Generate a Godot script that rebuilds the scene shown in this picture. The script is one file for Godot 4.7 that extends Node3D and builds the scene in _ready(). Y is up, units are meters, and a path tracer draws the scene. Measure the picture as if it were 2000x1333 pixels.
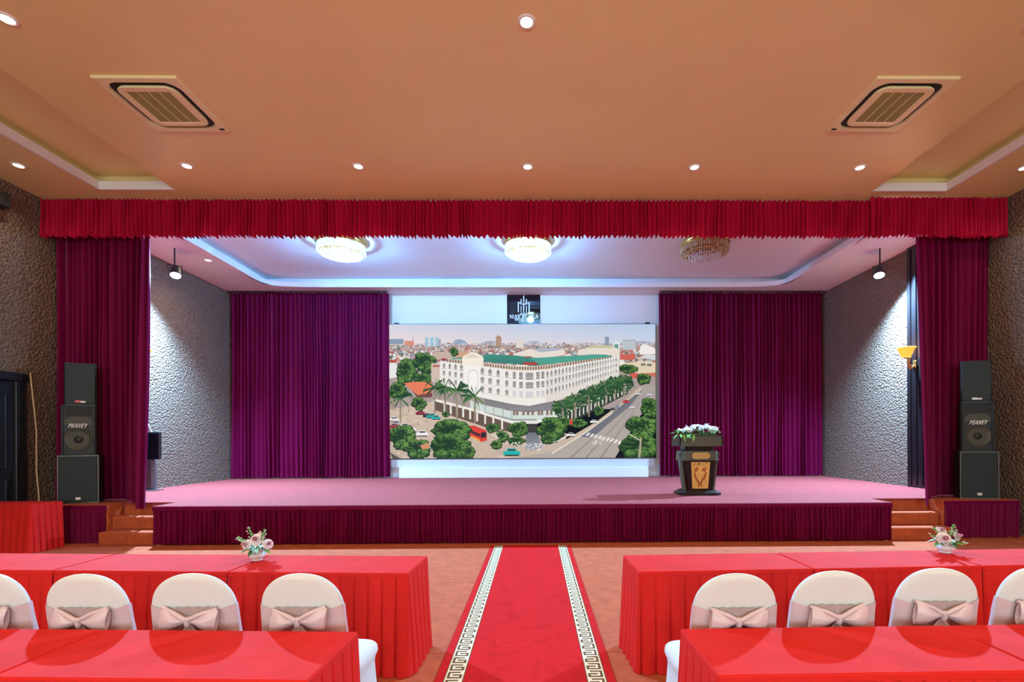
extends Node3D
# A hotel function hall seen down its red runner to the curtained stage. Camera at x 0, z 0, looking along -z.

const H := 6.03          # hall ceiling
const SC := 5.88         # stage ceiling
const SH := 0.64         # stage deck
const WL := -8.75
const WR := 8.5
const PZ := -8.8         # proscenium line
const BACK := 9.0        # wall behind the camera
const SL := -8.55        # stage side walls and back wall
const SR := 8.25
const SZ := -14.0
const WARM := Color(1.0, 0.92, 0.78)
const COOL := Color(0.60, 0.82, 1.0)

var rng := RandomNumberGenerator.new()
var m := {}
var taken := {}

func _ready():
	rng.seed = 77
	# camera: a lens shifted up, so that upright lines stay upright
	var cam := Camera3D.new()
	cam.name = "camera"
	cam.projection = Camera3D.PROJECTION_FRUSTUM
	cam.near = 0.1
	cam.far = 100.0
	cam.size = 1333.0 / 950.0 * 0.1
	cam.frustum_offset = Vector2(-0.058888, 0.203638) * 0.1
	cam.position = Vector3(0, 1.7, 0)
	cam.rotation_degrees = Vector3(0, -0.66, -0.23)
	add_child(cam)
	cam.current = true
	var env := Environment.new()
	env.background_mode = Environment.BG_COLOR
	env.background_color = Color(0, 0, 0)
	env.tonemap_mode = Environment.TONE_MAPPER_LINEAR
	env.tonemap_exposure = 1.14
	env.sdfgi_enabled = true
	env.ssao_enabled = true
	env.ssil_enabled = true
	var we := WorldEnvironment.new()
	we.name = "environment"
	we.environment = env
	add_child(we)
	materials()
	shell()
	hall_lamps()
	stage()
	drapery()
	stage_lamps()
	backdrop()
	tables()
	chairs()
	runner()
	air_conditioners()
	loudspeakers()
	podium()
	vases()
	wall_things()

# ---------------------------------------------------------------- names and metas
func numbered(n: String) -> String:
	if not taken.has(n):
		taken[n] = 0
		return n
	taken[n] += 1
	return "%s_%03d" % [n, taken[n]]

func tag(o: Node, label: String, category: String, group := "", kind := ""):
	if label: o.set_meta("label", label)
	if category: o.set_meta("category", category)
	if group: o.set_meta("group", group)
	if kind: o.set_meta("kind", kind)

func thing(called: String, label: String, category: String, at := Vector3.ZERO, turn := 0.0, group := "") -> Node3D:
	var o := Node3D.new()
	o.name = numbered(called)
	add_child(o)
	o.position = at
	o.rotation.y = turn
	tag(o, label, category, group)
	return o

func part(called: String, st: SurfaceTool, mat: Material, parent: Node, label := "") -> MeshInstance3D:
	var o := MeshInstance3D.new()
	o.name = called
	st.generate_normals()
	o.mesh = st.commit()
	o.material_override = null
	o.mesh.surface_set_material(0, mat)
	parent.add_child(o, true)
	if label: o.set_meta("label", label)
	return o

func again(called: String, mesh: Mesh, parent: Node, xf: Transform3D) -> MeshInstance3D:
	var o := MeshInstance3D.new()
	o.name = called
	o.mesh = mesh
	parent.add_child(o, true)
	o.transform = xf
	return o

func solo(called: String, st: SurfaceTool, mat: Material, label: String, category: String, group := "", kind := "") -> MeshInstance3D:
	var o := part(numbered(called), st, mat, self)
	tag(o, label, category, group, kind)
	return o

func struct(called: String, st: SurfaceTool, mat: Material, label := "") -> MeshInstance3D:
	var o := part(called, st, mat, self)
	tag(o, label, "", "", "structure")
	return o

# ---------------------------------------------------------------- shapes
func S() -> SurfaceTool:
	var st := SurfaceTool.new()
	st.begin(Mesh.PRIMITIVE_TRIANGLES)
	st.set_smooth_group(-1)
	return st

func vt(st: SurfaceTool, p: Vector3, uv: Vector2):
	st.set_uv(uv)
	st.add_vertex(p)

func tri(st: SurfaceTool, a: Vector3, b: Vector3, c: Vector3, ua := Vector2.ZERO, ub := Vector2.ZERO, uc := Vector2.ZERO):
	vt(st, a, ua)
	vt(st, b, ub)
	vt(st, c, uc)

func quad(st: SurfaceTool, a: Vector3, b: Vector3, c: Vector3, d: Vector3):
	tri(st, a, b, c, Vector2(0, 0), Vector2(1, 0), Vector2(1, 1))
	tri(st, a, c, d, Vector2(0, 0), Vector2(1, 1), Vector2(0, 1))

func out3(st: SurfaceTool, a: Vector3, b: Vector3, c: Vector3, mid: Vector3):
	if (a - c).cross(a - b).dot((a + b + c) / 3.0 - mid) < 0.0:
		tri(st, a, c, b)
	else:
		tri(st, a, b, c)

func out4(st: SurfaceTool, a: Vector3, b: Vector3, c: Vector3, d: Vector3, mid: Vector3):
	out3(st, a, b, c, mid)
	out3(st, a, c, d, mid)

# a box, its edges cut back by b
func bx(st: SurfaceTool, c: Vector3, s: Vector3, b := 0.0, xf := Transform3D()):
	st.set_smooth_group(-1)
	var h := s / 2.0
	var mid := xf * c
	for a in 3:
		var u := (a + 1) % 3
		var v := (a + 2) % 3
		for sg in [-1.0, 1.0]:
			var q := []
			for k in [[-1, -1], [1, -1], [1, 1], [-1, 1]]:
				var p := Vector3.ZERO
				p[a] = h[a] * sg
				p[u] = (h[u] - b) * k[0]
				p[v] = (h[v] - b) * k[1]
				q.append(xf * (c + p))
			out4(st, q[0], q[1], q[2], q[3], mid)
		if b > 0.0:
			for k in [[-1, -1], [1, -1], [1, 1], [-1, 1]]:
				var q := []
				for e in [[-1, 0], [1, 0], [1, 1], [-1, 1]]:
					var p := Vector3.ZERO
					p[a] = (h[a] - b) * e[0]
					p[u] = (h[u] - (b if e[1] == 0 else 0.0)) * k[0]
					p[v] = (h[v] - (0.0 if e[1] == 0 else b)) * k[1]
					q.append(xf * (c + p))
				out4(st, q[0], q[1], q[2], q[3], mid)
	if b > 0.0:
		for sx in [-1, 1]:
			for sy in [-1, 1]:
				for sz in [-1, 1]:
					var e := Vector3(sx * h.x, sy * h.y, sz * h.z)
					var d := Vector3(sx * b, sy * b, sz * b)
					out3(st, xf * (c + e - Vector3(0, d.y, d.z)), xf * (c + e - Vector3(d.x, 0, d.z)), xf * (c + e - Vector3(d.x, d.y, 0)), mid)

# a box from its low and high corners
func span(st: SurfaceTool, lo: Vector3, hi: Vector3, b := 0.0):
	bx(st, (lo + hi) / 2.0, hi - lo, b)

# rings of equally many points, joined
func loft(st: SurfaceTool, rings: Array, around := true, cap0 := false, cap1 := false, group := 1):
	st.set_smooth_group(group)
	var n: int = rings[0].size()
	for j in rings.size() - 1:
		var a: Array = rings[j]
		var b: Array = rings[j + 1]
		var v0 := float(j) / (rings.size() - 1)
		var v1 := float(j + 1) / (rings.size() - 1)
		for i in (n if around else n - 1):
			var k := (i + 1) % n
			var u0 := float(i) / (n if around else n - 1)
			var u1 := float(i + 1) / (n if around else n - 1)
			tri(st, a[i], a[k], b[k], Vector2(u0, v0), Vector2(u1, v0), Vector2(u1, v1))
			tri(st, a[i], b[k], b[i], Vector2(u0, v0), Vector2(u1, v1), Vector2(u0, v1))
	for e in 2:
		if (cap0 if e == 0 else cap1):
			st.set_smooth_group(group + 1 + e)
			var r: Array = rings[0] if e == 0 else rings[-1]
			var c := Vector3.ZERO
			for p in r: c += p
			c /= n
			for i in n:
				if e == 0: tri(st, c, r[(i + 1) % n], r[i])
				else: tri(st, c, r[i], r[(i + 1) % n])
	st.set_smooth_group(-1)

# profile of (radius, height) turned about y
func lathe(st: SurfaceTool, prof: Array, n := 24, xf := Transform3D(), group := 1):
	var rings := []
	for p in prof:
		var r := []
		for i in n:
			var a := TAU * i / n
			r.append(xf * Vector3(cos(a) * p[0], p[1], sin(a) * p[0]))
		rings.append(r)
	loft(st, rings, true, prof[0][0] > 0.0005, prof[-1][0] > 0.0005, group)

func tube(st: SurfaceTool, pts: Array, radii: Array, n := 8):
	var rings := []
	var nx := Vector3.ZERO
	for i in pts.size():
		var d: Vector3 = (pts[mini(i + 1, pts.size() - 1)] - pts[maxi(i - 1, 0)]).normalized()
		if nx == Vector3.ZERO:
			nx = d.cross(Vector3.RIGHT if absf(d.y) > 0.8 else Vector3.UP).normalized()
		nx = (nx - d * nx.dot(d)).normalized()
		var ny := d.cross(nx)
		var rad: float = radii[mini(i, radii.size() - 1)]
		var r := []
		for k in n:
			var a := TAU * k / n
			r.append(pts[i] + (nx * cos(a) + ny * sin(a)) * rad)
		rings.append(r)
	loft(st, rings, true, true, true)

# rounded rectangle (superellipse) ring in the plane of two axes
func soft_ring(c: Vector3, u: Vector3, v: Vector3, n := 32, power := 4.0) -> Array:
	var r := []
	for i in n:
		var a := TAU * i / n
		var x := cos(a)
		var y := sin(a)
		r.append(c + u * signf(x) * pow(absf(x), 2.0 / power) + v * signf(y) * pow(absf(y), 2.0 / power))
	return r

# outline polygon in x,y given depth along z, with flat ends
func plate(st: SurfaceTool, outline: Array, z0: float, z1: float, xf := Transform3D()):
	st.set_smooth_group(-1)
	var flat := PackedVector2Array(outline)
	var idx := Geometry2D.triangulate_polygon(flat)
	var mid := Vector3(0, 0, (z0 + z1) / 2.0)
	for i in range(0, idx.size(), 3):
		for z in [z0, z1]:
			var a := Vector3(flat[idx[i]].x, flat[idx[i]].y, z)
			var b := Vector3(flat[idx[i + 1]].x, flat[idx[i + 1]].y, z)
			var c := Vector3(flat[idx[i + 2]].x, flat[idx[i + 2]].y, z)
			var up := (a - c).cross(a - b).z > 0.0
			if up == (z == maxf(z0, z1)): tri(st, xf * a, xf * b, xf * c)
			else: tri(st, xf * a, xf * c, xf * b)
	var ccw := not Geometry2D.is_polygon_clockwise(flat)
	for i in flat.size():
		var p := flat[i]
		var q := flat[(i + 1) % flat.size()]
		var a := xf * Vector3(p.x, p.y, minf(z0, z1))
		var b := xf * Vector3(q.x, q.y, minf(z0, z1))
		var c := xf * Vector3(q.x, q.y, maxf(z0, z1))
		var d := xf * Vector3(p.x, p.y, maxf(z0, z1))
		if ccw: quad(st, a, d, c, b)
		else: quad(st, a, b, c, d)

# hanging cloth gathered in folds: x 0..w, y 0..-h, folds in z
func drape(w: float, h: float, fold: float, amp: float, ny: int, spread := 1.0, ragged := 0.0, sweep := 0.0) -> SurfaceTool:
	var st := S()
	var xs := []
	var zs := []
	var seg := []
	var x := 0.0
	var k := 0
	while x < w - 0.001:
		var f := minf(fold * rng.randf_range(0.65, 1.4), w - x)
		if w - x - f < fold * 0.4: f = w - x
		var a := amp * rng.randf_range(0.55, 1.15)
		var lean := rng.randf_range(-0.3, 0.3)
		var drop := rng.randf_range(-1.0, 1.0) * ragged
		for i in 8:
			var t := i / 8.0
			xs.append(x + f * t)
			zs.append(a * (sin(TAU * t) + lean * sin(TAU * 2.0 * t)))
			seg.append(drop + ragged * 0.6 * sin(TAU * t))
		x += f
		k += 1
	xs.append(w)
	zs.append(0.0)
	seg.append(0.0)
	var rows := []
	for j in ny + 1:
		var v := float(j) / ny
		var r := []
		for i in xs.size():
			var sway := 0.012 * sin(v * 3.0 + xs[i] * 2.3) * spread
			r.append(Vector3(xs[i] + sway + 0.25 * zs[i] * sin(v * 4.0 + i * 0.13), -h * v + (seg[i] if j == ny else 0.0), zs[i] + 0.02 * spread * sin(xs[i] * 1.7 + v * 1.5)))
			if sweep != 0.0:
				# the inner lower end is swept forward over the edge of the steps
				var inner: float = smoothstep(0.72, 1.0, xs[i] / w if sweep > 0.0 else 1.0 - xs[i] / w) * pow(v, 1.4)
				r[i] += Vector3(0.40 * signf(sweep), -0.10 * smoothstep(0.9, 1.0, v) * smoothstep(0.88, 0.97, inner), 0.68) * inner
		rows.append(r)
	loft(st, rows, false)
	return st

# pleated skirt along a path in x,z; pleats deepen towards the floor
func skirt(path: Array, y0: float, y1: float, pitch: float, a0: float, a1: float, flare: float, rows := 5) -> SurfaceTool:
	var st := S()
	var pts := []
	var nor := []
	var ph := []
	var run := 0.0
	for s in path.size() - 1:
		var p: Vector2 = path[s]
		var q: Vector2 = path[s + 1]
		var d := (q - p).normalized()
		var nn := Vector2(d.y, -d.x)
		var count := maxi(1, roundi((q - p).length() / pitch))
		for c in count:
			for f in [0.0, 0.25, 0.5, 0.72, 0.80, 0.86, 0.92]:
				pts.append(p.lerp(q, (c + f) / count))
				nor.append(nn)
				ph.append(run + c + f)
		pts.append(q)
		nor.append(nn)
		ph.append(run + count)
		run += count
	var rings := []
	for j in rows + 1:
		var v := float(j) / rows
		var r := []
		for i in pts.size():
			var f: float = ph[i] - floorf(ph[i])
			var jit := 0.5 + 0.5 * sin(floorf(ph[i]) * 12.9898)
			var fold := 1.0 - smoothstep(0.0, 0.075, absf(f - 0.86))
			var off := flare * v * (0.6 + 0.8 * jit) + 0.25 * lerpf(a0, a1, v) * sin(PI * minf(f / 0.8, 1.0)) - lerpf(a0, a1, v) * fold * (0.6 + 0.7 * jit)
			var o: Vector2 = pts[i] + nor[i] * off
			r.append(Vector3(o.x, lerpf(y0, y1, v), o.y))
		rings.append(r)
	loft(st, rings, false)
	return st

func text(called: String, words: String, size: float, depth: float, mat: Material, parent: Node, at: Vector3, font := "Droid Serif", squash := 1.0, slant := 0.0) -> MeshInstance3D:
	var f := SystemFont.new()
	f.font_names = PackedStringArray([font])
	f.font_weight = 700
	var t := TextMesh.new()
	t.text = words
	t.font = f
	t.font_size = 32
	t.pixel_size = size / 32.0
	t.depth = depth
	t.curve_step = 2.0
	t.material = mat
	var o := MeshInstance3D.new()
	o.name = called
	o.mesh = t
	parent.add_child(o, true)
	o.transform = Transform3D(Basis(Vector3(squash, 0, 0), Vector3(slant, 1, 0), Vector3(0, 0, 1)), at)
	return o

# ---------------------------------------------------------------- materials (colours as linear values)
func lin(r: float, g: float, b: float, a := 1.0) -> Color:
	var c := Color(r, g, b).linear_to_srgb()
	c.a = a
	return c

func noise(seed_: int, freq: float, oct := 4, kind := FastNoiseLite.TYPE_SIMPLEX_SMOOTH) -> FastNoiseLite:
	var n := FastNoiseLite.new()
	n.seed = seed_
	n.noise_type = kind
	n.frequency = freq
	n.fractal_octaves = oct
	return n

func ntex(n: FastNoiseLite, ramp = null, size := 512) -> NoiseTexture2D:
	var t := NoiseTexture2D.new()
	t.width = size
	t.height = size
	t.seamless = true
	t.noise = n
	if ramp:
		var g := Gradient.new()
		var offs := PackedFloat32Array()
		var cols := PackedColorArray()
		for k in ramp.size():
			offs.append(float(k) / (ramp.size() - 1))
			cols.append(ramp[k])
		g.offsets = offs
		g.colors = cols
		t.color_ramp = g
	return t

func mat(key: String, c: Color, rough := 0.8, metal := 0.0) -> StandardMaterial3D:
	var s := StandardMaterial3D.new()
	s.resource_name = key
	s.albedo_color = c
	s.roughness = rough
	s.metallic = metal
	m[key] = s
	return s

func grain(s: StandardMaterial3D, tex: Texture2D, metres: float, relief_tex = null, relief := 0.0):
	s.uv1_triplanar = true
	s.uv1_world_triplanar = true
	s.uv1_scale = Vector3.ONE / metres
	if tex:
		s.albedo_texture = tex
	if relief_tex:
		s.heightmap_enabled = true
		s.heightmap_texture = relief_tex
		s.heightmap_scale = relief

func glow(s: StandardMaterial3D, c: Color, e: float):
	s.emission_enabled = true
	s.emission = c
	s.emission_energy_multiplier = e

func materials():
	var fine := ntex(noise(3, 0.05, 3))
	var W := Color.WHITE
	# rough stucco, dark brown
	var stucco := mat("stucco", lin(0.25, 0.172, 0.125), 0.75)
	grain(stucco, ntex(noise(5, 0.03, 4), [Color(0.78, 0.76, 0.74), Color(1, 1, 1)]), 1.5, ntex(noise(8, 0.045, 3)), 3.5)
	var ceil := mat("hall_paint", lin(0.86, 0.72, 0.34), 0.4)
	grain(ceil, ntex(noise(9, 0.006, 4), [Color(0.975, 0.97, 0.965), W]), 6.0)
	mat("white_paint", lin(0.80, 0.79, 0.77), 0.55)
	mat("stage_paint", lin(0.78, 0.78, 0.78), 0.6)
	var carpet := mat("carpet", lin(0.54, 0.112, 0.034), 0.95)
	grain(carpet, ntex(noise(11, 0.02, 5), [Color(0.86, 0.84, 0.84), W]), 2.0, fine, 0.5)
	var deck := mat("stage_carpet", lin(0.33, 0.045, 0.045), 0.95)
	grain(deck, ntex(noise(12, 0.02, 5), [Color(0.88, 0.86, 0.86), W]), 2.0, fine, 0.4)
	var plush := mat("runner_red", lin(0.56, 0.014, 0.016), 0.95)
	plush.metallic_specular = 0.2
	var rt := noise(13, 0.012, 4)
	grain(plush, ntex(rt, [Color(0.90, 0.88, 0.86), W, Color(0.94, 0.92, 0.9)]), 1.6, fine, 0.5)
	var velvet := mat("velvet", lin(0.185, 0.003, 0.052), 0.55)
	velvet.rim_enabled = true
	velvet.rim = 0.2
	velvet.rim_tint = 0.8
	grain(velvet, ntex(noise(15, 0.03, 3), [Color(0.85, 0.85, 0.85), W]), 1.1)
	var vred := mat("velvet_red", lin(0.40, 0.004, 0.035), 0.6)
	vred.rim_enabled = true
	vred.rim = 0.2
	vred.rim_tint = 0.8
	for v in [velvet, vred]: v.metallic_specular = 0.2
	mat("table_cloth", lin(0.70, 0.022, 0.018), 0.85)
	var tc: StandardMaterial3D = m.table_cloth
	tc.metallic_specular = 0.25
	grain(tc, ntex(noise(17, 0.01, 3), [Color(0.93, 0.93, 0.93), W]), 1.5, ntex(noise(18, 0.007, 2)), 0.8)
	mat("chair_white", lin(0.66, 0.70, 0.69), 0.7)
	var satin := mat("satin", lin(0.62, 0.47, 0.50), 0.3)
	satin.rim_enabled = true
	satin.rim = 0.4
	var seq := mat("sequin", lin(0.78, 0.60, 0.60), 0.35, 0.2)
	grain(seq, ntex(noise(19, 0.16, 2), [Color(0.5, 0.48, 0.48), W, Color(0.72, 0.7, 0.7)]), 0.35, ntex(noise(20, 0.16, 2)), 0.6)
	mat("black_box", lin(0.012, 0.017, 0.018), 0.5)
	mat("grille", lin(0.008, 0.016, 0.018), 0.6)
	mat("cone", lin(0.06, 0.055, 0.035), 0.5)
	mat("badge", lin(0.75, 0.75, 0.72), 0.35)
	mat("badge_red", lin(0.6, 0.05, 0.04), 0.4)
	mat("edge_metal", lin(0.16, 0.16, 0.15), 0.4, 0.6)
	var lacquer := mat("lacquer", lin(0.016, 0.005, 0.005), 0.35)
	lacquer.metallic_specular = 0.35
	mat("dark_wood", lin(0.012, 0.012, 0.016), 0.35)
	mat("gloss_panel", lin(0.012, 0.010, 0.012), 0.16)
	mat("grey_wood", lin(0.065, 0.06, 0.035), 0.4)
	mat("porcelain", lin(0.80, 0.80, 0.77), 0.18)
	mat("petal", lin(0.80, 0.66, 0.65), 0.6)
	mat("petal_heart", lin(0.72, 0.36, 0.41), 0.6)
	mat("blossom", lin(0.78, 0.84, 0.84), 0.6)
	mat("leaf", lin(0.17, 0.42, 0.09), 0.5)
	mat("leaf_dark", lin(0.05, 0.16, 0.05), 0.5)
	mat("bud", lin(0.80, 0.72, 0.50), 0.6)
	mat("brass", lin(0.70, 0.42, 0.12), 0.25, 0.9)
	var crystal := mat("crystal", lin(0.88, 0.90, 0.92), 0.12)
	crystal.backlight_enabled = true
	crystal.backlight = Color(0.9, 0.9, 0.9)
	var gc := mat("gold_crystal", lin(0.72, 0.55, 0.24), 0.15)
	gc.backlight_enabled = true
	gc.backlight = Color(0.8, 0.8, 0.8)
	mat("air_frame", lin(0.84, 0.76, 0.42), 0.4)
	mat("air_grille", lin(0.40, 0.36, 0.13), 0.6)
	mat("slot", lin(0.01, 0.01, 0.01), 0.6)
	mat("steel", lin(0.5, 0.5, 0.5), 0.3, 0.9)
	mat("pale_wood", lin(0.55, 0.42, 0.22), 0.6)
	mat("screen_black", lin(0.01, 0.01, 0.015), 0.3)
	mat("mirror_black", lin(0.004, 0.004, 0.010), 0.04)
	mat("dark_grey", lin(0.12, 0.10, 0.10), 0.6)
	mat("grey_panel", lin(0.55, 0.55, 0.56), 0.6)
	var lampw := mat("warm_lens_light", lin(1, 0.9, 0.7), 0.3)
	glow(lampw, Color(1.0, 0.90, 0.70), 9.0)
	var lampc := mat("cool_lens_light", lin(0.9, 0.95, 1), 0.3)
	glow(lampc, Color(0.88, 0.95, 1.0), 14.0)
	var bulb := mat("bulb_light", lin(0.9, 0.95, 1), 0.3)
	glow(bulb, Color(0.9, 0.96, 1.0), 8.0)
	var wl := mat("window_light", lin(0.8, 0.85, 0.9), 0.5)
	glow(wl, Color(0.92, 0.98, 1.0), 1.5)
	var amber := mat("amber_glass_light", lin(0.8, 0.45, 0.1), 0.3)
	glow(amber, Color(1.0, 0.62, 0.14), 1.3)

# ---------------------------------------------------------------- the setting
func shell():
	# floor carpet laid in strips, with real seams between them
	var f := S()
	span(f, Vector3(WL - 0.3, -0.3, PZ), Vector3(WR + 0.3, -0.02, BACK + 0.3))
	var floor_ := struct("floor", f, m.carpet, "orange red carpet laid in strips across the hall")
	var z := 5.92 - 1.94 * 7
	var edges := [PZ]
	var zz := -7.77
	while zz < BACK:
		edges.append(zz)
		zz += 1.94
	edges.append(BACK)
	for i in edges.size() - 1:
		var st := S()
		span(st, Vector3(WL, -0.02, edges[i] + 0.002), Vector3(WR, 0.0, edges[i + 1] - 0.002), 0.003)
		part("carpet_strip", st, m.carpet, floor_)
	# side walls and the wall behind
	var w := S()
	span(w, Vector3(WL - 0.3, -0.3, PZ - 0.25), Vector3(WL, H + 0.5, BACK + 0.3))
	struct("wall_left", w, m.stucco, "dark brown rough stucco wall with the door")
	w = S()
	span(w, Vector3(WR, -0.3, PZ - 0.25), Vector3(WR + 0.3, H + 0.5, BACK + 0.3))
	struct("wall_right", w, m.stucco, "dark brown rough stucco wall behind the speakers of the podium side")
	w = S()
	var wx := [-6.4, -2.2, 2.0, 6.2]
	span(w, Vector3(WL - 0.3, -0.3, BACK), Vector3(WR + 0.3, 0.8, BACK + 0.3))
	span(w, Vector3(WL - 0.3, 4.0, BACK), Vector3(WR + 0.3, H + 0.5, BACK + 0.3))
	var px := WL - 0.3
	for k in 5:
		var e: float = wx[k] - 1.2 if k < 4 else WR + 0.3
		span(w, Vector3(px, 0.8, BACK), Vector3(e, 4.0, BACK + 0.3))
		if k < 4: px = wx[k] + 1.2
	struct("wall_back", w, m.stucco)
	# frosted windows behind the photographer; their daylight falls on the chair backs
	for k in 4:
		var g := S()
		bx(g, Vector3(wx[k], 2.4, BACK + 0.18), Vector3(2.4, 3.2, 0.02))
		var win := struct("window_%d" % (k + 1), g, m.window_light, "tall frosted window in the wall behind the seats")
		var fr := S()
		for q in [[-1.17, 2.4, 0.06, 3.2], [1.17, 2.4, 0.06, 3.2], [0.0, 2.4, 0.06, 3.2], [0.0, 0.83, 2.4, 0.06], [0.0, 3.97, 2.4, 0.06], [0.0, 2.9, 2.4, 0.05]]:
			bx(fr, Vector3(wx[k] + q[0], q[1], BACK + 0.14), Vector3(q[2], q[3], 0.08), 0.008)
		part("window_frame", fr, m.white_paint, win)
		var l := AreaLight3D.new()
		l.name = "daylight"
		win.add_child(l)
		l.position = Vector3(wx[k], 2.4, BACK + 0.05)
		l.area_size = Vector2(2.3, 3.1)
		l.light_color = Color(0.84, 0.97, 1.0)
		l.light_energy = 18.0
		l.area_range = 40.0
		l.shadow_enabled = true
	# stage walls
	w = S()
	span(w, Vector3(SL - 0.3, -0.3, SZ - 0.3), Vector3(SL, H + 0.5, PZ - 0.25))
	struct("wall_stage_left", w, m.stucco, "grey brown stucco side wall of the stage on the door side")
	w = S()
	span(w, Vector3(SR, -0.3, SZ - 0.3), Vector3(SR + 0.3, H + 0.5, PZ - 0.25))
	struct("wall_stage_right", w, m.stucco, "grey brown stucco side wall of the stage on the podium side")
	w = S()
	span(w, Vector3(SL - 0.3, -0.3, SZ - 0.3), Vector3(SR + 0.3, H + 0.5, SZ))
	struct("wall_stage_back", w, m.stage_paint, "white back wall of the stage")
	# hall ceiling with a long recess down each side
	var xl0 := -7.45
	var xl1 := -6.18
	var xr0 := 5.92
	var xr1 := 7.21
	var ze := -8.42
	var c := S()
	span(c, Vector3(xl1, H, ze), Vector3(xr0, H + 0.5, BACK))
	span(c, Vector3(WL - 0.3, H, ze), Vector3(xl0, H + 0.12, BACK))
	span(c, Vector3(xr1, H, ze), Vector3(WR + 0.3, H + 0.12, BACK))
	span(c, Vector3(WL - 0.3, H, PZ - 0.02), Vector3(WR + 0.3, H + 0.12, ze))
	span(c, Vector3(WL - 0.3, H + 0.27, PZ - 0.02), Vector3(xl1, H + 0.5, BACK))
	span(c, Vector3(xr0, H + 0.27, PZ - 0.02), Vector3(WR + 0.3, H + 0.5, BACK))
	span(c, Vector3(xl0 - 0.45, H + 0.12, PZ - 0.02), Vector3(xl0 - 0.13, H + 0.27, BACK))
	span(c, Vector3(xr1 + 0.13, H + 0.12, PZ - 0.02), Vector3(xr1 + 0.45, H + 0.27, BACK))
	span(c, Vector3(xl0 - 0.13, H + 0.12, PZ - 0.02), Vector3(xr1 + 0.13, H + 0.27, ze - 0.1))
	span(c, Vector3(xl1, H + 0.12, ze - 0.1), Vector3(xr0, H + 0.5, ze))
	struct("ceiling", c, m.hall_paint, "peach cream painted hall ceiling with two long recesses")
	var n := 1
	for r in [[xl0, xl1], [xr0, xr1]]:
		var t := S()
		var lipo: float = r[0] if n == 1 else r[1]
		var lo := lipo - 0.02
		span(t, Vector3(lo, H - 0.012, ze), Vector3(lo + 0.04, H + 0.13, BACK))
		struct("trim_%d" % n, t, m.white_paint, "pale lip along the long side of the ceiling recess")
		t = S()
		span(t, Vector3(r[0] + (0.02 if n == 1 else 0.0), H - 0.012, ze - 0.02), Vector3(r[1] - (0.0 if n == 1 else 0.02), H + 0.13, ze + 0.02))
		struct("trim_%d" % (n + 2), t, m.white_paint, "pale lip across the end of the ceiling recess")
		n += 1
	# beam that carries the valance, and the stage ceiling with its tray
	c = S()
	span(c, Vector3(WL - 0.3, SC, PZ - 0.25), Vector3(WR + 0.3, H + 0.5, PZ - 0.02))
	struct("trim_5", c, m.stage_paint, "beam above the stage opening")
	var tx0 := -7.2
	var tx1 := 6.78
	var tz0 := -13.28
	var tz1 := -9.35
	c = S()
	span(c, Vector3(SL, SC, SZ), Vector3(SR, SC + 0.5, tz0 - 0.18))
	span(c, Vector3(SL, SC, tz1), Vector3(SR, SC + 0.5, PZ - 0.25))
	span(c, Vector3(SL, SC, tz0 - 0.18), Vector3(tx0 - 0.18, SC + 0.5, tz1))
	span(c, Vector3(tx1 + 0.18, SC, tz0 - 0.18), Vector3(SR, SC + 0.5, tz1))
	span(c, Vector3(tx0 - 0.18, SC + 0.28, tz0 - 0.18), Vector3(tx1 + 0.18, SC + 0.5, tz1))
	struct("ceiling_stage", c, m.stage_paint, "white stage ceiling with a raised tray")
	# the tray's lip: a frame with rounded corners
	var lip := S()
	var cx := (tx0 + tx1) / 2.0
	var cz := (tz0 + tz1) / 2.0
	var inner := []
	var outer := []
	var N := 160
	for i in N:
		var a := TAU * i / N
		var x := cos(a)
		var y := sin(a)
		inner.append(Vector3(cx + (tx1 - cx) * signf(x) * pow(absf(x), 2.0 / 14.0), SC, cz + (tz1 - cz) * signf(y) * pow(absf(y), 2.0 / 14.0)))
		var k := 1.0 / maxf(absf(x), absf(y))
		var kk := Vector2(x * k, y * k)
		outer.append(Vector3(cx + (tx1 + 0.2 - cx) * kk.x, SC, cz + (tz1 + 0.02 - cz if kk.y > 0 else cz - tz0 + 0.2) * kk.y))
	var up := Vector3(0, 0.13, 0)
	var ri := []
	var ro := []
	for i in N:
		ri.append(inner[i] + up)
		ro.append(outer[i] + up)
	loft(lip, [outer, inner], true, false, false, 1)
	loft(lip, [inner, ri], true, false, false, 2)
	loft(lip, [ri, ro], true, false, false, 3)
	struct("trim_6", lip, m.stage_paint, "pale lip round the raised tray of the stage ceiling")
	# dark fluted pilaster panels at the mouth of the stage
	for s in 2:
		var p := S()
		var x0: float = SL if s == 0 else SR
		var d := 1.0 if s == 0 else -1.0
		span(p, Vector3(minf(x0, x0 + d * 0.05), SH, -10.62), Vector3(maxf(x0, x0 + d * 0.05), SC, PZ - 0.25))
		var q := struct("trim_%d" % (7 + s), p, m.gloss_panel, "dark glossy wood panelling beside the stage mouth")
		for k in 9:
			var fl := S()
			var zc := -10.55 + k * 0.16
			span(fl, Vector3(minf(x0 + d * 0.05, x0 + d * 0.075), SH + 0.05, zc - 0.05), Vector3(maxf(x0 + d * 0.05, x0 + d * 0.075), SC - 0.05, zc + 0.05), 0.012)
			part("slat", fl, m.gloss_panel, q)
	# door
	var dr := S()
	span(dr, Vector3(WL, 0, -8.22), Vector3(WL + 0.03, 2.72, -6.9))
	var door := struct("door_1", dr, m.dark_wood, "dark panelled door beside the side platform")
	var fr := S()
	span(fr, Vector3(WL, 0, -8.4), Vector3(WL + 0.09, 2.72, -8.22), 0.01)
	span(fr, Vector3(WL, 0, -6.9), Vector3(WL + 0.09, 2.72, -6.72), 0.01)
	span(fr, Vector3(WL, 2.72, -8.44), Vector3(WL + 0.11, 2.86, -6.68), 0.015)
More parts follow.
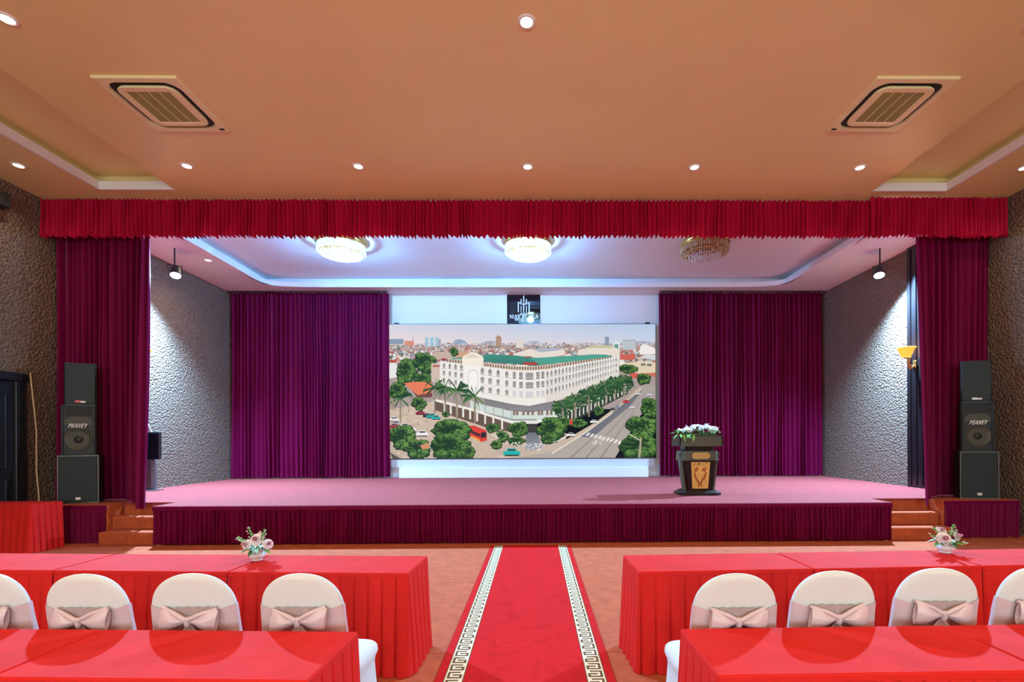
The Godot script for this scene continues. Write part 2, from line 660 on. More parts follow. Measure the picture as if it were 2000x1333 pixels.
	part("door_frame", fr, m.dark_wood, door)
	for k in 2:
		for j in 2:
			var pn := S()
			var zc := -7.88 + k * 0.64
			var y0 := 0.25 if j == 0 else 1.25
			var y1 := 1.1 if j == 0 else 2.5
			span(pn, Vector3(WL + 0.03, y0, zc - 0.22), Vector3(WL + 0.055, y1, zc + 0.22), 0.02)
			part("panel", pn, m.dark_wood, door)
	var hn := S()
	tube(hn, [Vector3(WL + 0.03, 1.15, -7.5), Vector3(WL + 0.09, 1.15, -7.5), Vector3(WL + 0.09, 1.15, -7.62)], [0.012], 8)
	part("door_handle", hn, m.steel, door)

# ---------------------------------------------------------------- lamps of the hall
func downlight(at: Vector3, label: String, group: String, energy: float, col := WARM):
	var t := thing("recessed_downlight", label, "ceiling light", at, 0.0, group)
	var r := S()
	lathe(r, [[0.062, 0.02], [0.062, -0.004], [0.068, -0.012], [0.09, -0.010], [0.095, 0.0]], 28)
	part("trim_ring", r, m.white_paint, t)
	var d := S()
	lathe(d, [[0.0, -0.003], [0.03, -0.004], [0.061, -0.001]], 24)
	part("lens_light", d, m.warm_lens_light, t)
	var l := SpotLight3D.new()
	l.name = "lamp"
	t.add_child(l)
	l.position = Vector3(0, -0.02, 0)
	l.rotation_degrees = Vector3(-90, 0, 0)
	l.spot_angle = 72.0
	l.spot_angle_attenuation = 1.0
	l.spot_range = 30.0
	l.spot_attenuation = 2.0
	l.light_size = 0.06
	l.light_color = col
	l.light_energy = energy
	l.shadow_enabled = true

func hall_lamps():
	var e := 1.7
	var nth := ["first", "second", "third", "fourth", "fifth", "sixth", "seventh"]
	var place := 0
	for x in [-8.06, -5.45, -2.77, -0.1, 2.55, 5.2, 7.85]:
		place += 1
		downlight(Vector3(x, H, -7.7), "small recessed downlight along the valance, %s from the door wall" % nth[place - 1], "downlights before the valance", e)
	place = 0
	for x in [-5.38, -0.07, 5.25]:
		place += 1
		downlight(Vector3(x, H, -5.03), "recessed downlight just behind the air conditioners, %s from the door wall" % nth[place - 1], "downlights between the air conditioners", e)
	for z in [-2.4, 0.25, 2.9, 5.5]:
		for x in ([-5.38, -2.75, -0.07, 2.6, 5.25]):
			if x == -0.07 or absf(z - 2.9) > 1.0: downlight(Vector3(x, H, z), "recessed warm downlight over the audience tables", "downlights over the audience", e)

	# the hall's own chandeliers, over the seats behind the photographer
	for x in [-5.0, 5.0]:
		for z in [1.6, 5.2]:
			var o := chandelier(Vector3(x, H - 1.1, z), true, "warm white crystal chandelier hanging over the seats behind", 8.0, Color(1.0, 0.95, 0.84), "chandeliers over the seats")
			var rod := S()
			tube(rod, [Vector3(0, 0, 0), Vector3(0, 1.1, 0)], [0.015], 8)
			part("hanging_rod", rod, m.brass, o)

# ---------------------------------------------------------------- stage, steps and side platforms
func stage():
	var x0 := -6.25
	var x1 := 5.93
	var zf := -8.02
	var s := thing("stage", "wide carpeted stage with a gathered dark red velvet skirt", "stage", Vector3(0, 0, zf))
	var d := S()
	# deck: broad behind, narrower where the steps cut in
	plate(d, [Vector2(SL + 0.01, -SZ + zf - 0.01), Vector2(SR - 0.01, -SZ + zf - 0.01), Vector2(SR - 0.01, 0.52), Vector2(x1, 0.52), Vector2(x1, 0.0), Vector2(x0, 0.0), Vector2(x0, 0.52), Vector2(SL + 0.01, 0.52)], SH - 0.04, SH, Transform3D(Basis(Vector3(1, 0, 0), Vector3(0, 0, -1), Vector3(0, 1, 0)), Vector3.ZERO))
	part("deck", d, m.stage_carpet, s)
	var b := S()
	span(b, Vector3(SL + 0.02, 0, SZ - zf + 0.02), Vector3(SR - 0.02, SH - 0.04, -0.54))
	span(b, Vector3(x0 + 0.02, 0, -0.54), Vector3(x1 - 0.02, SH - 0.04, -0.12))
	part("base", b, m.carpet, s)
	var ed := S()
	span(ed, Vector3(x0 - 0.005, SH - 0.075, -0.01), Vector3(x1 + 0.005, SH - 0.004, 0.016), 0.006)
	part("skirt_band", ed, m.velvet, s)
	var k := drape(x1 - x0, SH - 0.075, 0.075, 0.04, 5, 0.3, 0.012)
	part("skirt", k, m.velvet, s).position = Vector3(x0, SH - 0.06, -0.01)
	# steps at either end
	for e in 2:
		var a := -7.16 if e == 0 else x1
		var c := x0 if e == 0 else 6.96
		var t := thing("stage_steps", "three orange red carpeted steps between stage and %s" % ("the platform by the door" if e == 0 else "the platform on the podium side"), "steps", Vector3((a + c) / 2.0, 0, zf))
		for j in 2:
			var st := S()
			span(st, Vector3(-(c - a) / 2.0 + 0.004, 0, -0.54 + 0.003), Vector3((c - a) / 2.0 - 0.004, SH * (j + 1) / 3.0, -0.02 - j * 0.26), 0.012)
			if j == 1:
				st = S()
				span(st, Vector3(-(c - a) / 2.0 + 0.004, SH / 3.0 + 0.002, -0.54 + 0.003), Vector3((c - a) / 2.0 - 0.004, SH * 2 / 3.0, -0.28), 0.012)
			part("step", st, m.carpet, t)
	# side platforms that carry the loudspeakers
	for e in 2:
		var a := WL + 0.02 if e == 0 else 6.96
		var c := -7.16 if e == 0 else 8.28
		var pz := -8.2
		var t := thing("side_platform", "carpeted block with a dark red velvet skirt under the speakers %s" % ("by the door" if e == 0 else "on the podium side"), "platform", Vector3(a, 0, pz))
		var bl := S()
		span(bl, Vector3(0, 0, -0.335), Vector3(c - a, SH, -0.03), 0.01)
		part("block", bl, m.carpet, t)
		var bd := S()
		span(bd, Vector3(0.01, SH - 0.09, -0.035), Vector3(c - a - 0.01, SH - 0.006, -0.005), 0.006)
		part("skirt_band", bd, m.velvet, t)
		var sk := drape(c - a - 0.03, SH - 0.08, 0.09, 0.02, 5, 0.3, 0.012)
		part("skirt", sk, m.velvet, t).position = Vector3(0.015, SH - 0.07, -0.005)

# ---------------------------------------------------------------- curtains
func drapery():
	var y := H - 0.03
	var v := drape(14.86, 0.66, 0.075, 0.048, 6, 0.3, 0.018)
	var o := solo("stage_valance", v, m.velvet_red, "long gathered red velvet valance along the top of the stage opening", "valance")
	o.position = Vector3(WL + 0.02, y, PZ + 0.08)
	v = drape(2.48, 0.69, 0.075, 0.048, 6, 0.3, 0.018)
	o = solo("stage_valance", v, m.velvet_red, "short gathered valance piece above the curtain of the podium side", "valance")
	o.position = Vector3(6.0, y, PZ + 0.19)
	var c := drape(1.66, 4.838, 0.115, 0.072, 20, 1.0, 0.0, 1.0)
	o = solo("stage_curtain", c, m.velvet, "tall wine red velvet curtain behind the speakers by the door", "curtain", "tall curtains framing the stage")
	o.position = Vector3(WL + 0.03, H - 0.55, PZ - 0.2)
	c = drape(1.36, 4.838, 0.115, 0.072, 20, 1.0, 0.0, -1.0)
	o = solo("stage_curtain", c, m.velvet, "tall wine red velvet curtain behind the speakers on the podium side", "curtain", "tall curtains framing the stage")
	o.position = Vector3(7.12, H - 0.55, PZ - 0.2)
	var w := drape(4.42, SC - SH - 0.05, 0.11, 0.085, 12, 1.0, 0.01)
	o = solo("backdrop_curtain", w, m.velvet, "dark purple red backdrop curtain between the door side wall and the screen", "curtain", "backdrop curtains")
	o.position = Vector3(SL + 0.04, SC - 0.02, SZ + 0.22)
	w = drape(4.66, SC - SH - 0.05, 0.11, 0.085, 12, 1.0, 0.01)
	o = solo("backdrop_curtain", w, m.velvet, "dark purple red backdrop curtain behind the podium", "curtain", "backdrop curtains")
	o.position = Vector3(3.53, SC - 0.02, SZ + 0.22)
	for e in 2:
		var r := S()
		var x0 := SL + 0.02 if e == 0 else 3.52
		tube(r, [Vector3(x0, SC - 0.03, SZ + 0.40), Vector3(x0 + (4.44 if e == 0 else 4.68), SC - 0.03, SZ + 0.40)], [0.018], 8)
		solo("curtain_rail", r, m.dark_wood, "thin dark rail over the backdrop curtain %s" % ("by the door side wall" if e == 0 else "behind the podium"), "curtain rail")

# ---------------------------------------------------------------- lamps of the stage
func stage_lamps():
	for e in 2:
		var x := -7.84 if e == 0 else 7.66
		var at := Vector3(x, 5.345, -10.72)
		var t := thing("stage_floodlight", "bright white floodlight under the stage ceiling by the %s stage wall" % ("door side" if e == 0 else "podium side"), "stage light", at)
		t.look_at_from_position(at, at + Vector3(-0.22 * signf(x), -0.84, 0.38), Vector3.UP)
		var b := S()
		lathe(b, [[0.0, 0.2], [0.07, 0.2], [0.085, 0.17], [0.10, 0.0], [0.115, -0.01], [0.115, -0.03], [0.104, -0.03], [0.10, 0.0], [0.0, 0.01]], 24, Transform3D(Basis(Vector3.RIGHT, PI / 2), Vector3.ZERO))
		part("housing", b, m.black_box, t)
		var l := S()
		lathe(l, [[0.0, -0.030], [0.06, -0.028], [0.098, -0.02]], 24, Transform3D(Basis(Vector3.RIGHT, PI / 2), Vector3.ZERO))
		part("lens_light", l, m.cool_lens_light, t)
		var y := S()
		for s in [-1.0, 1.0]:
			tube(y, [Vector3(0.125 * s, 0, 0.06), Vector3(0.125 * s, 0.19, 0.08), Vector3(0.0, 0.2, 0.08)], [0.012], 6)
		var head := Vector3(0, 0.2, 0.08)
		var up := t.basis.inverse() * Vector3.UP
		tube(y, [head, head + up * (SC - (t.transform * head).y)], [0.015], 6)
		part("yoke", y, m.black_box, t)
		var s := SpotLight3D.new()
		s.name = "lamp"
		t.add_child(s)
		s.position = Vector3(0, 0, -0.05)
		s.spot_angle = 82.0
		s.spot_angle_attenuation = 0.85
		s.spot_range = 40.0
		s.spot_attenuation = 2.0
		s.light_size = 0.09
		s.light_color = COOL
		s.light_energy = 170.0
		s.shadow_enabled = true
	downlight(Vector3(-7.52, SC, -11.3), "small warm downlight in the flat edge of the stage ceiling", "", 3.0)
	var xs := [-4.3, -0.14, 3.83]
	for k in 3:
		chandelier(Vector3(xs[k], SC + 0.28, -10.9), k < 2, ["lit round crystal ceiling chandelier nearest the door side of the stage", "lit round crystal ceiling chandelier over the middle of the stage", "unlit golden round crystal ceiling chandelier towards the podium"][k])
	for e in 2:
		var d := 1.0 if e == 0 else -1.0
		var t := thing("wall_sconce", "amber glass uplight sconce on the dark panel of the %s stage wall" % ("door side" if e == 0 else "podium side"), "wall lamp", Vector3((SL if e == 0 else SR) + d * 0.075, 3.3, -10.36), 0.0, "stage sconces")
		var b := S()
		bx(b, Vector3(d * 0.012, 0.0, 0), Vector3(0.024, 0.16, 0.09), 0.01)
		part("back_plate", b, m.brass, t)
		b = S()
		tube(b, [Vector3(d * 0.02, -0.02, 0), Vector3(d * 0.08, -0.09, 0), Vector3(d * 0.15, -0.05, 0), Vector3(d * 0.15, 0.10, 0)], [0.016, 0.02, 0.018, 0.026], 8)
		lathe(b, [[0.0, -0.12], [0.03, -0.10], [0.014, -0.06], [0.03, -0.04], [0.012, 0.0]], 12, Transform3D(Basis(), Vector3(d * 0.1, 0.0, 0)))
		lathe(b, [[0.0, 0.08], [0.05, 0.09], [0.075, 0.11]], 12, Transform3D(Basis(), Vector3(d * 0.17, 0.03, 0)))
		part("bracket", b, m.brass, t)
		var g := S()
		lathe(g, [[0.05, 0.12], [0.085, 0.14], [0.115, 0.2], [0.14, 0.29], [0.19, 0.33], [0.18, 0.335], [0.13, 0.3], [0.105, 0.2], [0.075, 0.15]], 20, Transform3D(Basis(), Vector3(d * 0.195, 0.02, 0)))
		part("shade_light", g, m.amber_glass_light, t)
		var l := OmniLight3D.new()
		l.name = "lamp"
		t.add_child(l)
		l.position = Vector3(d * 0.195, 0.30, 0)
		l.light_color = Color(1.0, 0.6, 0.2)
		l.light_energy = 0.35
		l.light_size = 0.05
		l.omni_range = 20.0
		l.omni_attenuation = 2.0
		l.shadow_enabled = true

func chandelier(at: Vector3, lit: bool, label: String, power := 24.0, tint := Color(0.42, 0.72, 1.0), group := "") -> Node3D:
	var t := thing("crystal_chandelier", label, "chandelier", at, 0.0, group)
	var R := 0.52
	var b := S()
	lathe(b, [[0.0, 0.0], [0.48, 0.0], [0.505, -0.05], [0.48, -0.07], [0.0, -0.07]], 40)
	part("ceiling_plate", b, m.brass, t)
	b = S()
	for q in [[R, -0.085, 0.022], [R - 0.01, -0.115, 0.012], [0.40, -0.285, 0.012]]:
		var pts := []
		for i in 49:
			pts.append(Vector3(cos(TAU * i / 48) * q[0], q[1], sin(TAU * i / 48) * q[0]))
		tube(b, pts, [q[2]], 8)
	for i in 6:
		var a := TAU * i / 6
		tube(b, [Vector3(cos(a) * 0.4, -0.05, sin(a) * 0.4), Vector3(cos(a) * R, -0.085, sin(a) * R)], [0.01], 6)
		tube(b, [Vector3(cos(a) * 0.40, -0.06, sin(a) * 0.40), Vector3(cos(a) * 0.40, -0.285, sin(a) * 0.40)], [0.006], 6)
	part("frame", b, m.brass, t)
	var c := S()
	for i in 72:
		var a := TAU * i / 72
		var xf := Transform3D(Basis(Vector3.UP, -a), Vector3(cos(a) * (R - 0.005), -0.2, sin(a) * (R - 0.005)))
		lathe(c, [[0.0, 0.085], [0.010, 0.075], [0.013, 0.0], [0.010, -0.06], [0.0, -0.085]], 5, xf, 1)
	var o := part("crystal_drops", c, m.crystal if lit else m.gold_crystal, t, "curtain of clear crystal prisms")
	o.set_meta("kind", "stuff")
	c = S()
	var cg := S()
	for j in 7:
		var r := 0.47 - j * 0.066
		var n := maxi(1, roundi(TAU * r / 0.05))
		for i in n:
			var a := TAU * (i + 0.5 * (j % 2)) / n
			var y := -0.285 - 0.11 * (1.0 - pow(r / 0.47, 2.0)) - rng.randf() * 0.012
			lathe(cg if j < 2 else c, [[0.0, 0.024], [0.017, 0.010], [0.017, -0.010], [0.0, -0.024]], 6, Transform3D(Basis(), Vector3(cos(a) * r, y, sin(a) * r)), 1)
	lathe(c, [[0.0, 0.03], [0.02, 0.0], [0.0, -0.05]], 8, Transform3D(Basis(), Vector3(0, -0.42, 0)), 1)
	o = part("crystal_bowl", c, m.crystal, t, "shallow bowl of crystal beads")
	o.set_meta("kind", "stuff")
	o = part("bowl_rim", cg, m.gold_crystal, t, "golden beads round the bowl")
	o.set_meta("kind", "stuff")
	for i in 6:
		var a := TAU * (i + 0.5) / 6
		var s := S()
		lathe(s, [[0.0, 0.0], [0.018, -0.01], [0.03, -0.05], [0.022, -0.08], [0.0, -0.09]], 10, Transform3D(Basis(), Vector3(cos(a) * 0.28, -0.07, sin(a) * 0.28)))
		part("bulb_light", s, m.bulb_light if lit else m.porcelain, t)
	if lit:
		var l := OmniLight3D.new()
		l.name = "lamp"
		t.add_child(l)
		l.position = Vector3(0, -0.24, 0)
		l.light_color = tint
		l.light_energy = power
		l.light_size = 0.1
		l.omni_range = 40.0
		l.omni_attenuation = 2.0
		l.shadow_enabled = true
	return t

# ---------------------------------------------------------------- the picture on the LED screen
var im: Image
const K := 0.8
const OX := 75.0
const OY := 250.0

func rc(x0: float, y0: float, x1: float, y1: float, c: Color):
	var a := Vector2i(roundi((x0 - OX) * K), roundi((y0 - OY) * K))
	var b := Vector2i(maxi(a.x + 1, roundi((x1 - OX) * K)), maxi(a.y + 1, roundi((y1 - OY) * K)))
	im.fill_rect(Rect2i(a, b - a), c)

func poly(p: Array, c: Color, c2 = null):
	var q := []
	var lo := 1e9
	var hi := -1e9
	for k in range(0, p.size(), 2):
		var v := Vector2((p[k] - OX) * K, (p[k + 1] - OY) * K)
		q.append(v)
		lo = minf(lo, v.y)
		hi = maxf(hi, v.y)
	for y in range(maxi(0, int(lo)), mini(im.get_height(), int(hi) + 1)):
		var xs := []
		for i in q.size():
			var a: Vector2 = q[i]
			var b: Vector2 = q[(i + 1) % q.size()]
			if (a.y <= y + 0.5) != (b.y <= y + 0.5):
				xs.append(a.x + (y + 0.5 - a.y) / (b.y - a.y) * (b.x - a.x))
		xs.sort()
		var col: Color = c if c2 == null else c.lerp(c2, (y - lo) / maxf(1.0, hi - lo))
		for i in range(0, xs.size() - 1, 2):
			im.fill_rect(Rect2i(roundi(xs[i]), y, maxi(1, roundi(xs[i + 1]) - roundi(xs[i])), 1), col)

func dab(x0: float, y0: float, x1: float, y1: float, n: int, cols: Array, size: float, round_ := false):
	for i in n:
		var u := rng.randf()
		var v := rng.randf()
		if round_:
			var a := rng.randf() * TAU
			var r := sqrt(rng.randf())
			u = 0.5 + 0.5 * r * cos(a)
			v = 0.5 + 0.5 * r * sin(a)
		var x := lerpf(x0, x1, u)
		var y := lerpf(y0, y1, v)
		var s := size * rng.randf_range(0.5, 1.3)
		var c: Color = cols[rng.randi() % cols.size()]
		rc(x - s, y - s * 0.6, x + s, y + s * 0.6, c)

# a leafy crown: dark mass first, then lighter leaves
func crown(x0: float, y0: float, x1: float, y1: float, bright := 1.0):
	var w := x1 - x0
	var h := y1 - y0
	var dark := [Color8(26, 52, 24), Color8(34, 62, 28), Color8(22, 44, 24)]
	var mid := [Color8(50, 88, 38), Color8(60, 102, 44), Color8(42, 78, 34), Color8(70, 106, 52)]
	var high := [Color8(104, 146, 66), Color8(88, 132, 56), Color8(126, 160, 84)]
	var lobes := 16 + int(w / 9.0)
	for k in lobes:
		var a := TAU * k / lobes * 2.4
		var q := sqrt((k + 0.5) / lobes) * rng.randf_range(0.66, 0.9)
		var c := Vector2(lerpf(x0, x1, 0.5 + 0.5 * q * cos(a)), lerpf(y0, y1, 0.5 + 0.5 * q * sin(a)))
		var lr := rng.randf_range(0.09, 0.2)
		var rx := w * lr
		var ry := h * lr
		var n := int(rx * ry / 5.0) + 8
		dab(c.x - rx, c.y - ry, c.x + rx, c.y + ry, n, dark, 4.5, true)
		dab(c.x - rx * 0.85, c.y - ry, c.x + rx * 0.85, c.y + ry * 0.5, n, mid, 3.2, true)
		dab(c.x - rx * 0.7, c.y - ry * 0.95, c.x + rx * 0.6, c.y + ry * 0.05, int(n * 0.45 * bright), high, 2.2, true)

func palm(x: float, y: float, s: float, foot: float):
	poly([x - 4, y, x + 4, y, x + 5, foot, x - 5, foot], Color8(150, 135, 115))
	for i in 15:
		var a := PI * (0.5 + rng.randf_range(-1.0, 1.0) * 1.0) + PI
		var ex := x + cos(a) * s * rng.randf_range(0.7, 1.1)
		var ey := y + sin(a) * s * 0.75
		var tx := x + cos(a) * s * 1.15
		var ty := ey + s * rng.randf_range(0.35, 0.8)
		var c: Color = [Color8(44, 84, 46), Color8(62, 104, 56), Color8(30, 66, 38), Color8(86, 126, 66)][i % 4]
		poly([x, y - 4, ex, ey - 5, tx, ty, ex, ey + 9, x, y + 7], c)

func car(x: float, y: float, w: float, c: Color):
	rc(x - w * 0.5, y - w * 0.06, x + w * 0.5, y + w * 0.18, c)
	poly([x - w * 0.36, y - w * 0.06, x - w * 0.22, y - w * 0.26, x + w * 0.2, y - w * 0.26, x + w * 0.36, y - w * 0.06], c.lightened(0.15))
	rc(x - w * 0.24, y - w * 0.2, x + w * 0.24, y - w * 0.08, Color8(60, 70, 80))
	rc(x - w * 0.4, y + w * 0.14, x + w * 0.42, y + w * 0.22, Color8(50, 50, 52))

func along(p: Array, x: float) -> float:
	for i in range(0, p.size() - 2, 2):
		if x <= p[i + 2]:
			return lerpf(p[i + 1], p[i + 3], clampf((x - p[i]) / (p[i + 2] - p[i]), 0.0, 1.0))
	return p[-1]

func city_picture() -> ImageTexture:
	im = Image.create(1384, 692, false, Image.FORMAT_RGB8)
	for y in 120:
		var t := y / 120.0
		for xx in 16:
			var u := xx / 15.0
			im.fill_rect(Rect2i(xx * 87, y, 88, 1), Color8(206, 208, 226).lerp(Color8(178, 200, 228), u).lerp(Color8(240, 216, 208).lerp(Color8(208, 208, 222), u), t))
	# hills and far town
	poly([480, 385, 505, 352, 530, 345, 560, 352, 600, 385], Color8(146, 162, 188))
	poly([640, 390, 700, 360, 740, 354, 790, 372, 830, 390], Color8(160, 170, 192))
	poly([930, 390, 980, 362, 1030, 356, 1080, 375, 1200, 390], Color8(168, 178, 200))
	poly([1440, 390, 1560, 376, 1640, 362, 1740, 360, 1806, 370, 1806, 420, 1440, 420], Color8(160, 176, 200))
	rc(75, 380, 1806, 800, Color8(168, 150, 146))
	var town := [Color8(222, 214, 208), Color8(236, 232, 228), Color8(196, 132, 120), Color8(176, 104, 92), Color8(150, 146, 150), Color8(120, 116, 118), Color8(206, 176, 160), Color8(96, 108, 92), Color8(188, 196, 206)]
	for k in 6:
		dab(75, 372 + k * 22, 1806, 392 + k * 28, 420 - k * 40, town, 5.0 + k * 2.2)
	dab(75, 376, 1806, 384, 260, [Color8(190, 186, 196), Color8(206, 200, 206), Color8(172, 168, 182)], 6.0)
	rc(78, 341, 172, 376, Color8(136, 152, 172))
	rc(78, 341, 172, 346, Color8(180, 190, 200))
	rc(180, 356, 240, 386, Color8(214, 140, 122))
	rc(231, 322, 234, 360, Color8(150, 120, 120))
	for k in 5: rc(313 + k * 17, 333, 328 + k * 17, 392, Color8(150, 186, 206) if k % 2 == 0 else Color8(190, 208, 220))
	rc(398, 345, 412, 380, Color8(150, 160, 176))
	poly([768, 395, 768, 335, 776, 325, 785, 321, 795, 325, 804, 335, 804, 395], Color8(176, 142, 122))
	rc(900, 348, 946, 402, Color8(222, 210, 204))
	rc(1050, 352, 1064, 390, Color8(206, 206, 216))
	rc(1130, 345, 1160, 392, Color8(210, 206, 214))
	rc(1476, 331, 1502, 386, Color8(136, 152, 172))
	poly([1526, 412, 1526, 375, 1550, 362, 1574, 375, 1574, 412], Color8(216, 232, 230))
	rc(1536, 380, 1564, 408, Color8(110, 150, 140))
	rc(1590, 350, 1678, 416, Color8(166, 176, 184))
	for k in 6: rc(1594 + k * 14, 360, 1600 + k * 14, 416, Color8(206, 210, 216))
	poly([1700, 445, 1708, 390, 1740, 380, 1806, 410, 1806, 445], Color8(236, 230, 226))
	# low white halls behind the hotel
	poly([880, 440, 985, 410, 1040, 405, 1215, 412, 1215, 450, 1060, 468, 880, 455], Color8(228, 216, 204))
	poly([985, 408, 1130, 402, 1216, 414, 1060, 432], Color8(168, 176, 190))
	poly([1300, 420, 1440, 388, 1545, 402, 1572, 420, 1572, 470, 1300, 455], Color8(226, 216, 204))
	poly([1345, 405, 1400, 386, 1500, 388, 1540, 405], Color8(196, 190, 150))
	poly([1575, 455, 1660, 440, 1680, 462, 1660, 482, 1575, 480], Color8(206, 96, 80))
	poly([1690, 470, 1750, 445, 1806, 450, 1806, 480], Color8(206, 208, 212))
	poly([1570, 510, 1700, 490, 1806, 500, 1806, 570, 1690, 570], Color8(222, 204, 176))
	rc(1710, 505, 1740, 520, Color8(120, 116, 110))
	rc(1750, 508, 1780, 522, Color8(120, 116, 110))
	crown(1565, 510, 1690, 570)
	poly([1700, 570, 1806, 565, 1806, 590, 1700, 590], Color8(196, 110, 90))
	poly([1640, 570, 1690, 565, 1690, 600, 1640, 600], Color8(206, 90, 76))
	# left: houses, trees, tiled roof
	dab(75, 430, 480, 560, 160, town, 13.0)
	poly([76, 490, 130, 480, 130, 590, 76, 600], Color8(226, 224, 224))
	rc(80, 478, 128, 498, Color8(176, 86, 70))
	poly([360, 430, 480, 425, 480, 470, 360, 480], Color8(196, 172, 158))
	poly([500, 425, 590, 430, 590, 460, 500, 465], Color8(206, 160, 130))
	rc(490, 395, 500, 450, Color8(80, 100, 80))
	crown(235, 430, 385, 560)
	crown(115, 475, 250, 640)
	crown(470, 395, 520, 460)
	crown(225, 560, 360, 640)
	poly([350, 500, 412, 500, 412, 640, 350, 620], Color8(206, 184, 170))
	rc(360, 512, 405, 525, Color8(176, 90, 80))
	poly([172, 628, 235, 620, 352, 622, 356, 690, 262, 706, 225, 676], Color8(226, 122, 84))
	poly([225, 676, 262, 706, 356, 690, 356, 720, 262, 724], Color8(120, 70, 60))
	# ground of the car park and forecourt
	poly([75, 800, 240, 770, 420, 735, 700, 830, 900, 900, 1240, 960, 1130, 1115, 75, 1115], Color8(206, 184, 164), Color8(196, 176, 160))
	dab(120, 800, 900, 1110, 500, [Color8(214, 194, 176), Color8(190, 168, 148), Color8(200, 178, 160)], 9.0)
	# the hotel
	var top := [405, 488, 555, 500, 690, 520, 870, 545, 980, 552, 1090, 542, 1320, 500, 1566, 456]
	var bot := [405, 645, 690, 728, 870, 765, 980, 778, 1090, 768, 1330, 690, 1566, 590]
	var wall := Color8(236, 230, 224)
	poly([405, 488, 555, 500, 690, 520, 870, 545, 980, 552, 1090, 542, 1320, 500, 1566, 456, 1566, 590, 1330, 690, 1090, 768, 980, 778, 870, 765, 690, 728, 405, 645], wall)
	poly([1090, 542, 1566, 456, 1566, 590, 1330, 690, 1090, 768], Color8(224, 214, 208))
	poly([450, 470, 555, 478, 690, 498, 940, 520, 1060, 520, 1530, 452, 1566, 458, 1090, 545, 980, 556, 870, 548, 690, 524, 450, 494], Color8(226, 214, 196))
	for i in 62:
		var x := 456.0 + i * 17.3
		if x > 545 and x < 695: continue
		var y := along([450, 482, 690, 510, 870, 532, 980, 536, 1090, 530, 1530, 458], x)
		rc(x - 5.5, y - 10, x + 5.5, y + 10, Color8(132, 104, 88))
	# green roof
	poly([684, 452, 720, 443, 900, 452, 985, 463, 1060, 470, 1220, 468, 1400, 446, 1480, 448, 1530, 460, 1060, 514, 940, 512, 690, 492], Color8(66, 140, 124), Color8(58, 122, 110))
	poly([985, 470, 1400, 446, 1530, 460, 1060, 514], Color8(78, 158, 140))
	poly([492, 468, 550, 462, 550, 476, 470, 474], Color8(80, 146, 130))
	rc(946, 496, 1034, 513, Color8(176, 62, 56))
	rc(950, 458, 1000, 466, Color8(150, 90, 80))
	rc(415, 470, 448, 484, Color8(150, 60, 60))
	# pediment and arch
	poly([548, 472, 560, 455, 610, 430, 628, 430, 682, 456, 690, 478, 672, 524, 560, 516], Color8(240, 230, 216))
	poly([566, 466, 615, 440, 668, 466], Color8(222, 206, 186))
	poly([560, 516, 672, 526, 668, 720, 565, 690], Color8(240, 236, 230))
	poly([586, 690, 586, 570, 596, 548, 620, 538, 646, 550, 655, 575, 655, 712], Color8(222, 214, 206))
	poly([594, 690, 594, 575, 602, 556, 620, 548, 640, 557, 648, 580, 648, 710], Color8(242, 238, 234))
	# floor bands
	for o in [52.0, 112.0, 168.0]:
		for i in 290:
			var x := 410.0 + i * 4.0
			if x > 560 and x < 672: continue
			var k := 1.0 if x < 1090 else lerpf(1.0, 0.62, (x - 1090) / 476.0)
			if x < 690: k = lerpf(0.78, 1.0, (x - 405) / 285.0)
			var y: float = along(top, x) + o * k + 6
			rc(x, y, x + 5, y + 2.5, Color8(206, 196, 186))
	# windows
	var cols := [433, 470, 507, 545, 680, 730, 782, 838, 887, 930, 985, 1040, 1072]
	for i in range(13): cols.append(1102 + i * 27 - i * i * 0.45)
	for i in range(11): cols.append(1378 + i * 17)
	for x in cols:
		var k := 1.0 if x < 1090 else lerpf(1.0, 0.62, (x - 1090) / 476.0)
		if x < 690: k = lerpf(0.78, 1.0, (x - 405) / 285.0)
		var hw: float = 11.0 * k * (1.0 if x < 1090 else 0.75)
		if x == 985: hw = 25.0
		if x == 930: hw = 13.0
		for r in 3:
			var yc: float = along(top, x) + ([34.0, 92.0, 152.0][r]) * k
			if yc + 20.0 * k > along(bot, x): continue
			var hh: float = ([23.0, 20.0, 19.0][r]) * k
			if r == 2 and x > 860 and x < 1090:
				rc(x - hw, yc - hh, x + hw, yc + hh, Color8(206, 204, 206))
				continue
			rc(x - hw - 3, yc - hh - 3, x + hw + 3, yc + hh + 3, Color8(246, 242, 238))
			if r == 0 and (x < 860 or x > 1090):
				poly([x - hw, yc + hh, x - hw, yc - hh * 0.4, x - hw * 0.6, yc - hh * 0.9, x, yc - hh, x + hw * 0.6, yc - hh * 0.9, x + hw, yc - hh * 0.4, x + hw, yc + hh], Color8(120, 116, 116))
			else:
				rc(x - hw, yc - hh, x + hw, yc + hh, Color8(128, 124, 124))
			for b in (5 if x == 985 else 2):
				var bx_: float = lerpf(x - hw, x + hw, (b + 0.5) / (5.0 if x == 985 else 2.0))
				rc(bx_ - 1.2, yc - hh, bx_ + 1.2, yc + hh, Color8(214, 208, 202))
			rc(x - hw, yc + hh * 0.35, x + hw, yc + hh, Color8(176, 168, 160) if x < 860 or x > 1090 else Color8(140, 136, 136))
			rc(x - hw, yc + hh * 0.35, x + hw, yc + hh * 0.5, Color8(214, 206, 198))
	# grey awning band and glazed first floor
	poly([690, 728, 870, 765, 980, 778, 1150, 745, 1160, 800, 985, 816, 860, 806, 700, 772], Color8(122, 120, 124), Color8(142, 138, 140))
	poly([600, 740, 690, 772, 860, 808, 985, 818, 1150, 802, 1150, 850, 1030, 892, 880, 892, 600, 800], Color8(206, 216, 208))
